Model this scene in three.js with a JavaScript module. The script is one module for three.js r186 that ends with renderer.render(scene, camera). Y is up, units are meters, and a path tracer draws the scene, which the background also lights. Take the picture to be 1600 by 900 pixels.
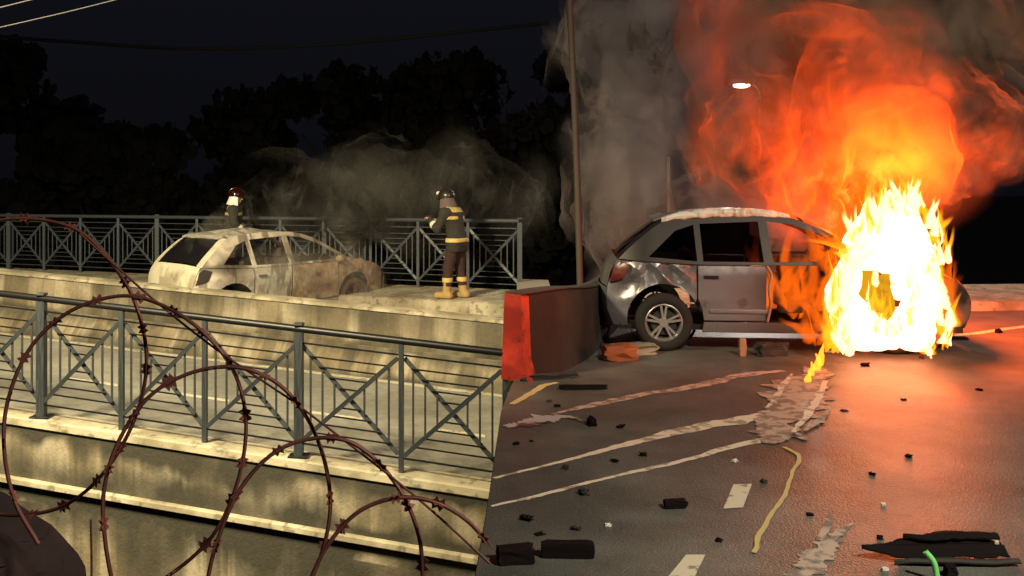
import * as THREE from 'three';
import { mergeGeometries, toCreasedNormals } from 'three/addons/utils/BufferGeometryUtils.js';
import { TessellateModifier } from 'three/addons/modifiers/TessellateModifier.js';
import { RoundedBoxGeometry } from 'three/addons/geometries/RoundedBoxGeometry.js';

// ---------------------------------------------------------------- camera, sky, light, exposure
const scene = new THREE.Scene();
const F = 1500, EYE = 1.9, HOR = 280;                       // focal length and horizon in pixels of a 1600 x 900 frame
const camera = new THREE.PerspectiveCamera(2 * Math.atan(450 / F) * 180 / Math.PI, 16 / 9, 0.1, 600);
camera.position.set(0, EYE, 0);
camera.setViewOffset(1600, 900, 0, 450 - HOR, 1600, 900);   // lens shift, so that posts stay upright
const renderer = new THREE.WebGLRenderer();
renderer.toneMapping = THREE.LinearToneMapping;
renderer.toneMappingExposure = 1;
renderer.shadowMap.enabled = true;

{ // night sky: dark navy air, a little lighter with height
  const w = 64, h = 64, d = new Float32Array(w * h * 4);
  for (let y = 0; y < h; y++) for (let x = 0; x < w; x++) {
    const e = (y + 0.5) / h * 180 - 90, k = 0.55 + 0.45 * Math.min(1, Math.max(0, e / 14));
    d.set([0.0054 * k, 0.0056 * k, 0.0082 * k, 1], (y * w + x) * 4);
  }
  const t = new THREE.DataTexture(d, w, h, THREE.RGBAFormat, THREE.FloatType);
  t.mapping = THREE.EquirectangularReflectionMapping; t.magFilter = THREE.LinearFilter; t.needsUpdate = true;
  scene.background = t; scene.environment = t;
}
const moon = new THREE.DirectionalLight(new THREE.Color(1, 0.95, 0.85), 0.05);
moon.position.set(-20, 30, 12); moon.target.position.set(0, 0, -12); moon.castShadow = true; moon.name = 'moon';
Object.assign(moon.shadow.camera, { left: -30, right: 30, top: 30, bottom: -30, near: 1, far: 120 });
scene.add(moon, moon.target);
// strengths of the street lamps and of the fire (their builders are further down)
const LAMP_LEFT = { at: [-7.2, 6.6, -4.6], color: [1, 0.82, 0.48], power: 980, angle: 0.8, soft: 45 };
const LAMP_RIGHT = { at: [5.2, 7.6, 0.6], color: [1, 0.87, 0.66], power: 360, angle: 1.0, soft: 12 };
const LAMP_FAR = { color: [1, 0.9, 0.78], power: 130, angle: 0.9, soft: 8 };
const FIRE = { color: [1, 0.095, 0.007], power: 185 };

// ---------------------------------------------------------------- helpers
function rng(seed) { let s = seed | 0; return () => { s = (s + 0x6d2b79f5) | 0; let t = Math.imul(s ^ (s >>> 15), 1 | s); t = (t + Math.imul(t ^ (t >>> 7), 61 | t)) ^ t; return ((t ^ (t >>> 14)) >>> 0) / 4294967296; }; }
const flat = (g) => (g.index ? g.toNonIndexed() : g);
const V = (x, y, z) => new THREE.Vector3(x, y, z);
const clamp = (x, a = 0, b = 1) => Math.min(b, Math.max(a, x));
const lerp = (a, b, t) => a + (b - a) * t;
const sstep = (a, b, x) => { const t = clamp((x - a) / (b - a)); return t * t * (3 - 2 * t); };
const P = (px, py, d) => V((px - 800) / F * d, EYE - (py - HOR) / F * d, -d);
const G = (px, py, y = 0) => P(px, py, (EYE - y) * F / (py - HOR));
function hash(x, y, z) { let h = Math.imul(x | 0, 374761393) + Math.imul(y | 0, 668265263) + Math.imul(z | 0, 1274126177); h = Math.imul(h ^ (h >>> 13), 1274126177); return ((h ^ (h >>> 16)) >>> 0) / 4294967296; }
function noise3(x, y, z = 0) {
  const ix = Math.floor(x), iy = Math.floor(y), iz = Math.floor(z), f = (t) => t * t * (3 - 2 * t), fx = f(x - ix), fy = f(y - iy), fz = f(z - iz);
  const c = (a, b, d) => hash(ix + a, iy + b, iz + d);
  return lerp(lerp(lerp(c(0, 0, 0), c(1, 0, 0), fx), lerp(c(0, 1, 0), c(1, 1, 0), fx), fy), lerp(lerp(c(0, 0, 1), c(1, 0, 1), fx), lerp(c(0, 1, 1), c(1, 1, 1), fx), fy), fz);
}
function fbm(x, y, z = 0, n = 4) { let s = 0, a = 0.5, t = 0; for (let i = 0; i < n; i++) { s += a * noise3(x, y, z); t += a; a *= 0.5; x = x * 2.03 + 17.1; y = y * 2.03 + 5.7; z = z * 2.03 + 3.3; } return s / t; }
const used = {};
function numbered(n) { const k = used[n] = (used[n] ?? -1) + 1; return k ? n + '_' + String(k).padStart(3, '0') : n; }
function tag(o, label, category, group) { o.userData.label = label; o.userData.category = category; if (group) o.userData.group = group; return o; }
function thing(name, label, category, group) { const o = new THREE.Group(); o.name = numbered(name); scene.add(o); return tag(o, label, category, group); }
function shade(o) { o.castShadow = true; o.receiveShadow = true; return o; }
function part(parent, name, geo, mat) { const m = shade(new THREE.Mesh(geo, mat)); m.name = parent === scene ? numbered(name) : name; parent.add(m); return m; }
function struct(name, geo, mat) { const m = part(scene, name, geo, mat); m.userData.kind = 'structure'; return m; }
function soloThing(name, geo, mat, label, category, group) { return tag(part(scene, name, geo, mat), label, category, group); }

// texture of w x h pixels from f(u, v) -> [r, g, b] linear, or a number
function tex(w, h, f, color = true) {
  const d = new Uint8Array(w * h * 4), enc = (c) => Math.round(255 * (color ? (c <= 0.0031308 ? 12.92 * c : 1.055 * Math.pow(c, 1 / 2.4) - 0.055) : c));
  for (let y = 0; y < h; y++) for (let x = 0; x < w; x++) {
    const r = f((x + 0.5) / w, (y + 0.5) / h), a = typeof r === 'number' ? [r, r, r] : r;
    for (let c = 0; c < 3; c++) d[(y * w + x) * 4 + c] = enc(clamp(a[c]));
    d[(y * w + x) * 4 + 3] = 255;
  }
  const t = new THREE.DataTexture(d, w, h, THREE.RGBAFormat);
  t.magFilter = THREE.LinearFilter; t.minFilter = THREE.LinearMipmapLinearFilter; t.generateMipmaps = true;
  t.wrapS = t.wrapT = THREE.RepeatWrapping; if (color) t.colorSpace = THREE.SRGBColorSpace; t.needsUpdate = true;
  return t;
}
const std = (r, g, b, rough = 0.8, metal = 0, extra = {}) => { const m = new THREE.MeshStandardMaterial({ roughness: rough, metalness: metal, side: THREE.DoubleSide, ...extra }); m.color.setRGB(r, g, b); return m; };
const mix3 = (a, b, t) => [0, 1, 2].map((i) => lerp(a[i], b[i], t));

// tiling noise fields
const per = (u, v, n, s) => { // periodic fbm
  let r = 0, a = 0.5, t = 0;
  for (let o = 0; o < 5; o++) { const m = n << o, x = u * m, y = v * m, ix = Math.floor(x), iy = Math.floor(y), f = (q) => q * q * (3 - 2 * q), fx = f(x - ix), fy = f(y - iy), c = (i, j) => hash((ix + i) % m, (iy + j) % m, s + o); r += a * lerp(lerp(c(0, 0), c(1, 0), fx), lerp(c(0, 1), c(1, 1), fx), fy); t += a; a *= 0.55; }
  return r / t;
};
const grain = tex(256, 256, (u, v) => 0.35 * per(u, v, 8, 3) + 0.65 * hash(Math.floor(u * 256), Math.floor(v * 256), 9), false);

// geometry from quads: strip of points along two or more rails; rows[i][j]; uv in metres
function gridGeo(rows, uvf) {
  const n = rows.length, m = rows[0].length, pos = [], uv = [], idx = [];
  for (let i = 0; i < n; i++) for (let j = 0; j < m; j++) { const p = rows[i][j]; pos.push(p.x, p.y, p.z); uv.push(...(uvf ? uvf(p, i, j) : [p.x, p.z])); }
  for (let i = 0; i + 1 < n; i++) for (let j = 0; j + 1 < m; j++) { const a = i * m + j, b = a + 1, c = a + m, d = c + 1; idx.push(a, c, b, b, c, d); }
  const g = new THREE.BufferGeometry();
  g.setAttribute('position', new THREE.Float32BufferAttribute(pos, 3)); g.setAttribute('uv', new THREE.Float32BufferAttribute(uv, 2)); g.setIndex(idx); g.computeVertexNormals();
  return g;
}
// a cross-section (list of [out, up] pairs, closed) swept along a polyline of points (kept upright)
function sweep(line, section, uvScale = 1, close = true) {
  const rows = [], along = []; let s = 0;
  line.forEach((p, i) => {
    const a = line[Math.max(0, i - 1)], b = line[Math.min(line.length - 1, i + 1)], dir = V(b.x - a.x, 0, b.z - a.z).normalize(), out = V(-dir.z, 0, dir.x);
    if (i) s += p.distanceTo(line[i - 1]);
    along.push(s); rows.push(section.map(([o, u]) => V(p.x + out.x * o, p.y + u, p.z + out.z * o)));
  });
  const acc = [0]; for (let j = 1; j < section.length; j++) acc.push(acc[j - 1] + Math.hypot(section[j][0] - section[j - 1][0], section[j][1] - section[j - 1][1]));
  const total = acc[acc.length - 1];
  let g = gridGeo(rows, (p, i, j) => [along[i] * uvScale, acc[j] * uvScale]).toNonIndexed();
  const parts = [g];
  if (close) for (const e of [0, rows.length - 1]) { const sh = THREE.ShapeUtils.triangulateShape(section.map(([o, u]) => new THREE.Vector2(o, u)), []); const pos = [], uv = []; for (const t of sh) for (const k of t) { const p = rows[e][k]; pos.push(p.x, p.y, p.z); uv.push(p.z * uvScale, p.y * uvScale); } const c = new THREE.BufferGeometry(); c.setAttribute('position', new THREE.Float32BufferAttribute(pos, 3)); c.setAttribute('uv', new THREE.Float32BufferAttribute(uv, 2)); c.computeVertexNormals(); parts.push(c); }
  g = mergeGeometries(parts.map((q) => { q.deleteAttribute('normal'); return q; }));
  return toCreasedNormals(g, 0.6);
}
// bar between two points with a rectangular section (width across view, thickness in depth)
function bar(a, b, w, t) {
  const g = new THREE.BoxGeometry(w, a.distanceTo(b), t), dir = b.clone().sub(a).normalize();
  const q = new THREE.Quaternion();
  const z = Math.abs(dir.y) > 0.999 ? V(0, 0, 1) : V(0, 0, 1).sub(dir.clone().multiplyScalar(dir.z)).normalize();
  const x = dir.clone().cross(z).normalize();
  q.setFromRotationMatrix(new THREE.Matrix4().makeBasis(x, dir, z));
  g.applyQuaternion(q); g.translate((a.x + b.x) / 2, (a.y + b.y) / 2, (a.z + b.z) / 2);
  return g;
}
function tube(pts, r, seg = 6, n) { const c = new THREE.CatmullRomCurve3(pts, false, 'centripetal'); return new THREE.TubeGeometry(c, n ?? pts.length * 6, r, seg, false); }
function placeOn(g, f) { const p = g.attributes.position; const v = V(0, 0, 0); for (let i = 0; i < p.count; i++) { v.fromBufferAttribute(p, i); f(v); p.setXYZ(i, v.x, v.y, v.z); } return g; }

// ---------------------------------------------------------------- materials
const concreteTint = [0.29, 0.245, 0.165];
// stained wall: v runs 0 (bottom) to 1 (top); dark runs below the top edge and along the ledges
function stainedConcrete(w, h, lenM, htM, seed, bands) {
  return tex(w, h, (u, v) => {
    const x = u * lenM, y = v * htM;
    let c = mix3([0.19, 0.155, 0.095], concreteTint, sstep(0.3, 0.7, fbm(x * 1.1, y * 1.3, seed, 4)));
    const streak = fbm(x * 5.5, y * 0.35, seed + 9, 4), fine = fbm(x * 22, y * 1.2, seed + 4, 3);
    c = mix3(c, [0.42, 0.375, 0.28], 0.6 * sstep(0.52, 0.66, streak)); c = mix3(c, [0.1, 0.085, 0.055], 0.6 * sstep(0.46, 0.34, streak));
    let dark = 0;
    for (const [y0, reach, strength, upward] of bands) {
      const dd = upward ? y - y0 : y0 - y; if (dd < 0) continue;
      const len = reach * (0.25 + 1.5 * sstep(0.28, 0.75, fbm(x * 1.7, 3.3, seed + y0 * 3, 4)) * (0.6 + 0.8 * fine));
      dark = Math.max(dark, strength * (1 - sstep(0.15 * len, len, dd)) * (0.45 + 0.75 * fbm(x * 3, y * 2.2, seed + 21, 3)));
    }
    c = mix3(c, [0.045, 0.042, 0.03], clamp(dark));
    const g = 0.85 + 0.3 * fbm(x * 30, y * 30, seed, 2);
    return c.map((k) => k * g);
  });
}
const bumpy = tex(512, 512, (u, v) => 0.6 * per(u, v, 6, 31) + 0.4 * per(u, v, 48, 32), false);
function wallMat(map, ru, rv) { map.repeat.set(ru, rv); return std(1, 1, 1, 0.9, 0, { map, bumpMap: bumpy, bumpScale: 0.012 }); }
const paleConcrete = std(1, 1, 1, 0.9, 0, { map: tex(512, 512, (u, v) => { const n = per(u, v, 6, 41), m = per(u, v, 24, 42); let c = mix3([0.27, 0.24, 0.16], [0.52, 0.47, 0.34], sstep(0.25, 0.7, n)); c = mix3(c, [0.1, 0.09, 0.06], 0.6 * sstep(0.58, 0.75, m)); return c; }), bumpMap: bumpy, bumpScale: 0.008 });
paleConcrete.map.repeat.set(0.5, 0.5);
const deckMat = std(1, 1, 1, 0.8, 0, { map: tex(1024, 1024, (u, v) => { const n = per(u, v, 4, 51), m = per(u, v, 60, 52); const c = mix3([0.22, 0.215, 0.185], [0.34, 0.33, 0.285], sstep(0.3, 0.7, n)); return c.map((k) => k * (0.75 + 0.5 * m)); }), bumpMap: grain, bumpScale: 0.003 });
deckMat.map.repeat.set(0.2, 0.2);
const asphaltMap = tex(2048, 2048, (u, v) => {
  const n = per(u, v, 5, 61), m = per(u, v, 40, 62), w = per(u, v, 12, 63), sp = hash(Math.floor(u * 2048), Math.floor(v * 2048), 7);
  let c = mix3([0.075, 0.078, 0.07], [0.16, 0.162, 0.145], sstep(0.28, 0.72, 0.7 * n + 0.3 * w));
  c = c.map((k) => k * (0.7 + 0.6 * m) * (0.8 + 0.4 * sp));
  if (sp > 0.996) c = [0.3, 0.28, 0.22];
  return c;
});
asphaltMap.repeat.set(1 / 9, 1 / 9);
const asphaltRough = tex(512, 512, (u, v) => 0.3 + 0.28 * per(u, v, 6, 71), false); asphaltRough.repeat.set(1 / 7, 1 / 7);
const asphaltBump = grain.clone(); asphaltBump.repeat.set(1 / 1.2, 1 / 1.2);
const asphalt = std(1, 1, 1, 1, 0, { map: asphaltMap, roughnessMap: asphaltRough, bumpMap: asphaltBump, bumpScale: 0.006 });
const groundMat = std(0.03, 0.03, 0.022, 1);
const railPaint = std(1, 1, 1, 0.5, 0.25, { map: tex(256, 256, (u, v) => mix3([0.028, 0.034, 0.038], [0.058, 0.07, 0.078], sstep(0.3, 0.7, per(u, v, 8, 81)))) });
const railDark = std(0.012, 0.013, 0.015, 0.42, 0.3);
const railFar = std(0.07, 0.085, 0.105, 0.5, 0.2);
const whitePaint = std(1, 1, 1, 0.75, 0, { map: tex(512, 512, (u, v) => { const n = per(u, v, 20, 91); return mix3([0.62, 0.58, 0.44], [0.25, 0.23, 0.18], sstep(0.55, 0.72, n)); }) });
whitePaint.map.repeat.set(0.8, 0.8);
const rust = std(1, 1, 1, 0.6, 0.35, { map: tex(256, 256, (u, v) => mix3([0.055, 0.018, 0.014], [0.16, 0.05, 0.04], sstep(0.35, 0.7, per(u, v, 12, 101)))) });

// ---------------------------------------------------------------- ground and the bridge on the left
{ const g = new THREE.PlaneGeometry(700, 700, 1, 1); g.rotateX(-Math.PI / 2); g.translate(0, -7, -150); struct('ground', g, groundMat); }

const near = (t) => V(-5.145 + 4.049 * t, -0.704 - 0.296 * t, -10.5 + 1.0 * t);     // foot of the near railing
const T0 = -0.62, T1 = 1.255;
const barrierFoot = (t) => V(-8.75 + 8.72 * t, -0.62 - 0.44 * t, -16.4 + 2.8 * t);
const B0 = -0.2, B1 = 1.0;
const farLine = (t) => V(-10.7 + 10.86 * t, -0.31 + 0.1 * t, -22.9 + 5.0 * t);                    // foot of the far railing
const C0 = -0.35, C1 = 1.015;
const nLine = (f, a, b, n) => Array.from({ length: n + 1 }, (_, i) => f(lerp(a, b, i / n)));
const tAtPx = (f, px) => { let lo = -3, hi = 3; const k = (px - 800) / F; for (let i = 0; i < 60; i++) { const m = (lo + hi) / 2, p = f(m); (p.x / -p.z < k) ? lo = m : hi = m; } return lo; };

{ // near carriageway
  const rows = []; const n = 24;
  for (let i = 0; i <= n; i++) { const a = near(lerp(T0, T1, i / n)), b = barrierFoot(lerp(B0, B1, i / n)); a.y -= 0.1; b.y -= 0.02; rows.push(Array.from({ length: 9 }, (_, j) => a.clone().lerp(b, j / 8))); }
  struct('bridge_road', gridGeo(rows, (p) => [p.x, p.z]), deckMat);
  const at = (s, v, lift) => { const a = near(lerp(T0, T1, s)), b = barrierFoot(lerp(B0, B1, s)); a.y -= 0.1; b.y -= 0.02; const q = a.lerp(b, v); q.y += lift; return q; };
  const stripe = (s0, s1, v0, v1, label, group) => { const rr = []; for (let i = 0; i <= 40; i++) { const s = lerp(s0, s1, i / 40), j0 = 0.004 * (hash(i, 3, s0 * 99 | 0) - 0.5); rr.push([at(s, v0 + j0, 0.005), at(s, v1 + j0, 0.005)]); } return soloThing('road_line', gridGeo(rr, (p) => [p.x, p.z]), whitePaint, label, 'road marking', group); };
  stripe(0, 1, 0.885, 0.915, 'worn white edge line at the foot of the concrete barrier on the bridge', null);
  for (const [a, b, l] of [[0.33, 0.42, 'leftmost white lane dash on the bridge behind the railing'], [0.52, 0.60, 'middle white lane dash on the bridge behind the railing'], [0.72, 0.80, 'white lane dash on the bridge behind the third upright of the railing'], [0.9, 0.97, 'rightmost white lane dash on the bridge behind the railing']]) stripe(a, b, 0.43, 0.455, l, 'lane dashes on the bridge');
}
{ // fascia of the bridge: coping, stained upper face, ledge, recessed lower face
  const line = nLine(near, T0, T1, 30), len = line[0].distanceTo(line[30]);
  const wall = thing('bridge_side_wall', 'stained concrete side wall of the bridge under the near railing', 'wall');
  part(wall, 'coping', sweep(line, [[-0.22, -0.1], [-0.22, -0.012], [-0.2, 0], [0.1, 0], [0.12, -0.014], [0.12, -0.085], [0.1, -0.1]], 1), paleConcrete);
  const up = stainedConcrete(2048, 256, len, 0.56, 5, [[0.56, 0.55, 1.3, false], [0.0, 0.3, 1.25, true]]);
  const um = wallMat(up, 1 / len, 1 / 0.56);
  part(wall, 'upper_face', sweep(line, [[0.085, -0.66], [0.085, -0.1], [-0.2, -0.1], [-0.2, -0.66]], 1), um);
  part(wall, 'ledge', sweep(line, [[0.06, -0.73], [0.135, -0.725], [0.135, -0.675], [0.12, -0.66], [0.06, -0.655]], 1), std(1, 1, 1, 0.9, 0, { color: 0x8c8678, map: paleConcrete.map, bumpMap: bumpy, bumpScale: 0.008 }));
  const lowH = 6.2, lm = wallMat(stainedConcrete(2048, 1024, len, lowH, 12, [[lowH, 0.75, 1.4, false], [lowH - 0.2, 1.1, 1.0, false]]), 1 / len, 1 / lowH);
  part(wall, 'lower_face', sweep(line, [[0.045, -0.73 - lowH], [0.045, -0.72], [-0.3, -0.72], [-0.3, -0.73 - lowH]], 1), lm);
}
{ // barrier between the carriageways
  const line = nLine(barrierFoot, B0, B1, 24), len = line[0].distanceTo(line[24]);
  const b = thing('concrete_barrier', 'long stained concrete barrier between the two carriageways in front of the burnt car', 'barrier');
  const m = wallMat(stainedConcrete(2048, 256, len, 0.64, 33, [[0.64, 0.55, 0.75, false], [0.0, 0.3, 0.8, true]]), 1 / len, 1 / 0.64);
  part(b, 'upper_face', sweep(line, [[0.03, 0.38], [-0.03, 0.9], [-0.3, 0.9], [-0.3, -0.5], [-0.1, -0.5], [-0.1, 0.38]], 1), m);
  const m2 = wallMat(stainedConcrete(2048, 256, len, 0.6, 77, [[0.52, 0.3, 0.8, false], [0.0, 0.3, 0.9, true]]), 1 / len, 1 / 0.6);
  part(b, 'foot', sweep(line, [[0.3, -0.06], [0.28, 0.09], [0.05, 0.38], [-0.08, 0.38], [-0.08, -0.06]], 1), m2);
  part(b, 'coping', sweep(line, [[0.0, 0.902], [0.0, 0.94], [-0.02, 0.95], [-0.3, 0.95], [-0.32, 0.935], [-0.32, 0.902]], 1), paleConcrete);
}
{ // far carriageway, walkway
  const n = 24, rows = [], rows2 = [], kerb = [];
  for (let i = 0; i <= n; i++) {
    const a = barrierFoot(lerp(B0, B1, i / n)).add(V(0, 0, -0.25)), c = farLine(lerp(C0, C1, i / n)); a.y = -0.42;
    const e = c.clone().add(V(-0.25, 0, 1.75)), e0 = e.clone(); e0.y = -0.42; kerb.push(e);
    rows.push(Array.from({ length: 7 }, (_, j) => a.clone().lerp(e0, j / 6)));
    const cc = c.clone().add(V(0, 0, -0.3)); cc.y = c.y + 0.01; const ee = e.clone(); ee.y = c.y + 0.01;
    rows2.push(Array.from({ length: 4 }, (_, j) => ee.clone().lerp(cc, j / 3)));
  }
  struct('far_bridge_road', gridGeo(rows, (p) => [p.x, p.z]), deckMat);
  struct('walkway', gridGeo(rows2, (p) => [p.x, p.z]), paleConcrete);
  struct('kerb', sweep(kerb, [[0.0, -0.22], [0.0, 0.0], [-0.02, 0.02], [-0.12, 0.02], [-0.12, -0.22]], 1), paleConcrete);
  const line = nLine(farLine, C0, C1, n).map((p) => p.clone().add(V(0, -0.4, -0.25)));
  struct('far_bridge_edge', sweep(line, [[0.3, -0.9], [0.3, 0.16], [-0.1, 0.16], [-0.1, -0.9]], 1), paleConcrete);
}
// railings: posts, round top rail, crossed braces, horizontal bars above and below the crossing, uprights left and right of it
function railing(name, label, f, ts, mainEvery, H, mats, th) {
  const r = thing(name, label, 'railing'), foot = ts.map(f), up = (p, h) => V(p.x, p.y + h, p.z);
  const [paint, dark] = mats;
  for (let i = 0; i < foot.length; i++) {
    const main = (i - mainEvery[1]) % mainEvery[0] === 0, w = main ? 0.085 : 0.05;
    part(r, 'post', bar(foot[i], up(foot[i], H - 0.03), w * th, w * th), paint);
    if (main) { const g = new RoundedBoxGeometry(0.2, 0.02, 0.16, 1, 0.006); g.translate(foot[i].x, foot[i].y + 0.012, foot[i].z); part(r, 'base_plate', g, dark); const c = new RoundedBoxGeometry(0.1, 0.03, 0.1, 1, 0.01); c.translate(foot[i].x, foot[i].y + H + 0.045, foot[i].z); part(r, 'post_cap', c, paint); }
  }
  const spans = []; let cur = [up(foot[0], H)];
  for (let i = 1; i < foot.length; i++) { cur.push(up(foot[i], H)); if ((i - mainEvery[1]) % mainEvery[0] === 0 || i === foot.length - 1) { spans.push(cur); cur = [up(foot[i], H)]; } }
  for (const s of spans) part(r, 'top_rail', tube(s, 0.037 * th, 10, s.length * 4), dark);
  for (let i = 0; i + 1 < foot.length; i++) {
    const a = foot[i], b = foot[i + 1], at = (u, h) => V(lerp(a.x, b.x, u), lerp(a.y, b.y, u) + h, lerp(a.z, b.z, u)), lo = 0.17, hi = H - 0.17, mid = (lo + hi) / 2;
    const shift = (g, dz) => g.translate(0, 0, dz);
    part(r, 'brace', shift(bar(at(0.03, lo), at(0.97, hi), 0.045 * th, 0.012), 0.018), paint);
    part(r, 'brace', shift(bar(at(0.03, hi), at(0.97, lo), 0.045 * th, 0.012), -0.018), paint);
    for (const h of [H - 0.14, 0.14]) part(r, 'cross_bar', bar(at(0.0, h), at(1, h), 0.016 * th, 0.016), dark);
    for (let k = 1; k <= 4; k++) {                                       // bars that end on the braces
      const q = k / 5 * 0.5;
      part(r, 'cross_bar', bar(at(q, lerp(hi, lo, q)), at(1 - q, lerp(hi, lo, q)), 0.014 * th, 0.014), dark);
      part(r, 'cross_bar', bar(at(q, lerp(lo, hi, q)), at(1 - q, lerp(lo, hi, q)), 0.014 * th, 0.014), dark);
    }
    for (let k = 1; k <= 3; k++) { const q = k * 0.118; for (const u of [q, 1 - q]) part(r, 'upright_bar', bar(at(u, lerp(lo, hi, q)), at(u, lerp(hi, lo, q)), 0.02 * th, 0.014), paint); }
  }
  return r;
}
{
  const ts = [-195, -62, 65, 190, 320, 467, 627, 789].map((px) => tAtPx(near, px));
  railing('bridge_railing', 'dark grey steel railing with crossed braces along the near edge of the bridge', near, ts, [3, 2], 1.3, [railPaint, railDark], 1);
  const pts = [-170, -108, -46, 14, 69, 126, 185, 246, 308, 372, 438, 507, 579, 653, 731, 812, 829].map((px) => tAtPx(farLine, px));
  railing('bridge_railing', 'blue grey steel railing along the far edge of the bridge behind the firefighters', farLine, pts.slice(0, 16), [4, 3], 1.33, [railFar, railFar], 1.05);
}

// ---------------------------------------------------------------- the road on the right
{
  const edge = [[3, -0.22], [-3, -0.2], [-4.6, -0.175], [-5.8, -0.135], [-7.9, -0.085], [-8.9, 0.0], [-9.25, 0.04], [-12, 0.06], [-18.4, 0.1]];
  const back = (x) => -13.6 - 0.11 * (x - 4);
  const rows = edge.map(([z, x]) => Array.from({ length: 25 }, (_, j) => { const X = lerp(x, 26, Math.pow(j / 24, 1.4)); return V(X, 0, Math.max(z, Math.min(-9, back(X)))); }));
  struct('road', gridGeo(rows, (p) => [p.x, p.z]), asphalt);
  // retaining wall under the left edge of the road, where the bridge ends
  const line = edge.map(([z, x]) => V(x - 0.005, -0.01, z));
  const m = std(0.3, 0.27, 0.2, 0.95, 0, { bumpMap: bumpy, bumpScale: 0.01 });
  soloThing('retaining_wall', sweep(line, [[0, -7], [0, 0], [0.6, -0.02], [0.6, -7]].map(([o, u]) => [o, u]), 1), m, 'concrete retaining wall below the left edge of the road where the bridge ends', 'wall');
  const kl = Array.from({ length: 14 }, (_, i) => { const x = lerp(1.2, 26, i / 13); return V(x, 0, back(x)); });
  struct('road_kerb', sweep(kl, [[0.06, -0.4], [0.06, 0.1], [0.03, 0.125], [-0.16, 0.125], [-0.18, -0.4]], 1), std(1, 1, 1, 0.85, 0, { map: paleConcrete.map }));
  const vl = kl.map((p) => p.clone().add(V(0, 0.08, -0.2)));
  struct('verge', sweep(vl, [[0.02, -0.4], [0.02, 0.0], [-2.2, 0.02], [-2.6, -0.4]], 1), paleConcrete);
  const slope = kl.map((p) => p.clone().add(V(0, 0.05, -2.6)));
  struct('embankment', sweep(slope, [[0.2, -0.3], [0, 0], [-14, -7.1], [0.2, -7.1]], 1), groundMat);
}
{ // low curved concrete wall behind the silver car, its near end coloured red in place of red light
  const pts = [[808, 9.1], [828, 9.25], [848, 9.45], [880, 9.85], [912, 10.5], [938, 11.5], [960, 12.6], [972, 13.2]].map(([x, d]) => { const p = P(x, 280, d); p.y = -0.16 * sstep(9.3, 11.5, d); return p; });
  const c = new THREE.CatmullRomCurve3(pts, false, 'centripetal'), line = c.getPoints(60);
  const hgt = (i) => 0.86 + 0.06 * sstep(0, 20, i);
  const w = thing('low_wall', 'low curved dark concrete wall with red light coloured onto its end behind the silver car', 'wall');
  const cut = 5, sec = [[0.16, -0.02], [0.08, 0.2], [0.05, 0.78], [0.02, 0.805], [-0.14, 0.805], [-0.16, 0.78], [-0.2, -0.02]].map(([o, u]) => [o, u]);
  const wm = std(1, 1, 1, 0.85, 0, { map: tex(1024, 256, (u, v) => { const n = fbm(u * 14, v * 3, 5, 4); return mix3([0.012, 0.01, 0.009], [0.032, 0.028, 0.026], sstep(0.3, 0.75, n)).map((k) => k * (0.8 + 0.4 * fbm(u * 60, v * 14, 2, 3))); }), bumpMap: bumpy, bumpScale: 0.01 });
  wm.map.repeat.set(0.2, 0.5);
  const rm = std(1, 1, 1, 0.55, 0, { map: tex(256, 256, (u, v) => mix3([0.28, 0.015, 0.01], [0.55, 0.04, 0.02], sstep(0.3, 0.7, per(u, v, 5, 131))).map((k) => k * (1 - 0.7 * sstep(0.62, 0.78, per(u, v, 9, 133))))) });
  part(w, 'red_light_end', sweep(line.slice(0, cut + 1), sec, 1), rm);
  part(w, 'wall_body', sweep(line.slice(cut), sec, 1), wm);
  part(w, 'coping', sweep(line.slice(1), [[0.055, 0.807], [0.055, 0.822], [-0.165, 0.822], [-0.165, 0.807]], 1), std(0.05, 0.042, 0.038, 0.8));
}

// painted and spilled marks on the road: flat ribbons along ground points, [px, py, half width in m]
function ribbon(pts, seed, lift, ragged) {
  const c = new THREE.CatmullRomCurve3(pts.map(([x, y]) => G(x, y)), false, 'centripetal'), n = pts.length * 24, rows = [];
  for (let i = 0; i <= n; i++) {
    const t = i / n, p = c.getPoint(t), d = c.getTangent(t), out = V(-d.z, 0, d.x).normalize(), k = t * (pts.length - 1), a = Math.min(pts.length - 2, Math.floor(k)), w = lerp(pts[a][2], pts[a + 1][2], k - a); p.addScaledVector(out, w * 1.3 * (fbm(i * 0.07, seed, 4, 3) - 0.5));
    const l = w * (1 + ragged * (fbm(i * 0.2, seed, 1, 3) - 0.5) * 1.5), r = w * (1 + ragged * (fbm(i * 0.2, seed, 9, 3) - 0.5) * 1.5);
    rows.push([p.clone().addScaledVector(out, -l).setY(lift), p.clone().addScaledVector(out, r).setY(lift)]);
  }
  return gridGeo(rows, (p) => [p.x, p.z]);
}
const foamMat = std(1, 1, 1, 0.65, 0, { map: tex(512, 512, (u, v) => { const n = per(u, v, 10, 141); return mix3([0.7, 0.64, 0.5], [0.3, 0.27, 0.2], sstep(0.5, 0.68, n)); }) });
const chalkPink = std(1, 1, 1, 0.8, 0, { map: tex(512, 512, (u, v) => mix3([0.46, 0.38, 0.31], [0.2, 0.165, 0.135], sstep(0.42, 0.62, per(u, v, 14, 151)))) });
const yellowMat = std(0.55, 0.45, 0.2, 0.7);
soloThing('spill_trail', ribbon([[772, 748, 0.016], [860, 727, 0.02], [930, 708, 0.03], [1000, 690, 0.05], [1100, 668, 0.085], [1190, 648, 0.095], [1245, 634, 0.13]], 3, 0.004, 0.55), foamMat, 'thick white trail across the road, upper of the two joining at the pale blot', 'spill trail');
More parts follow.
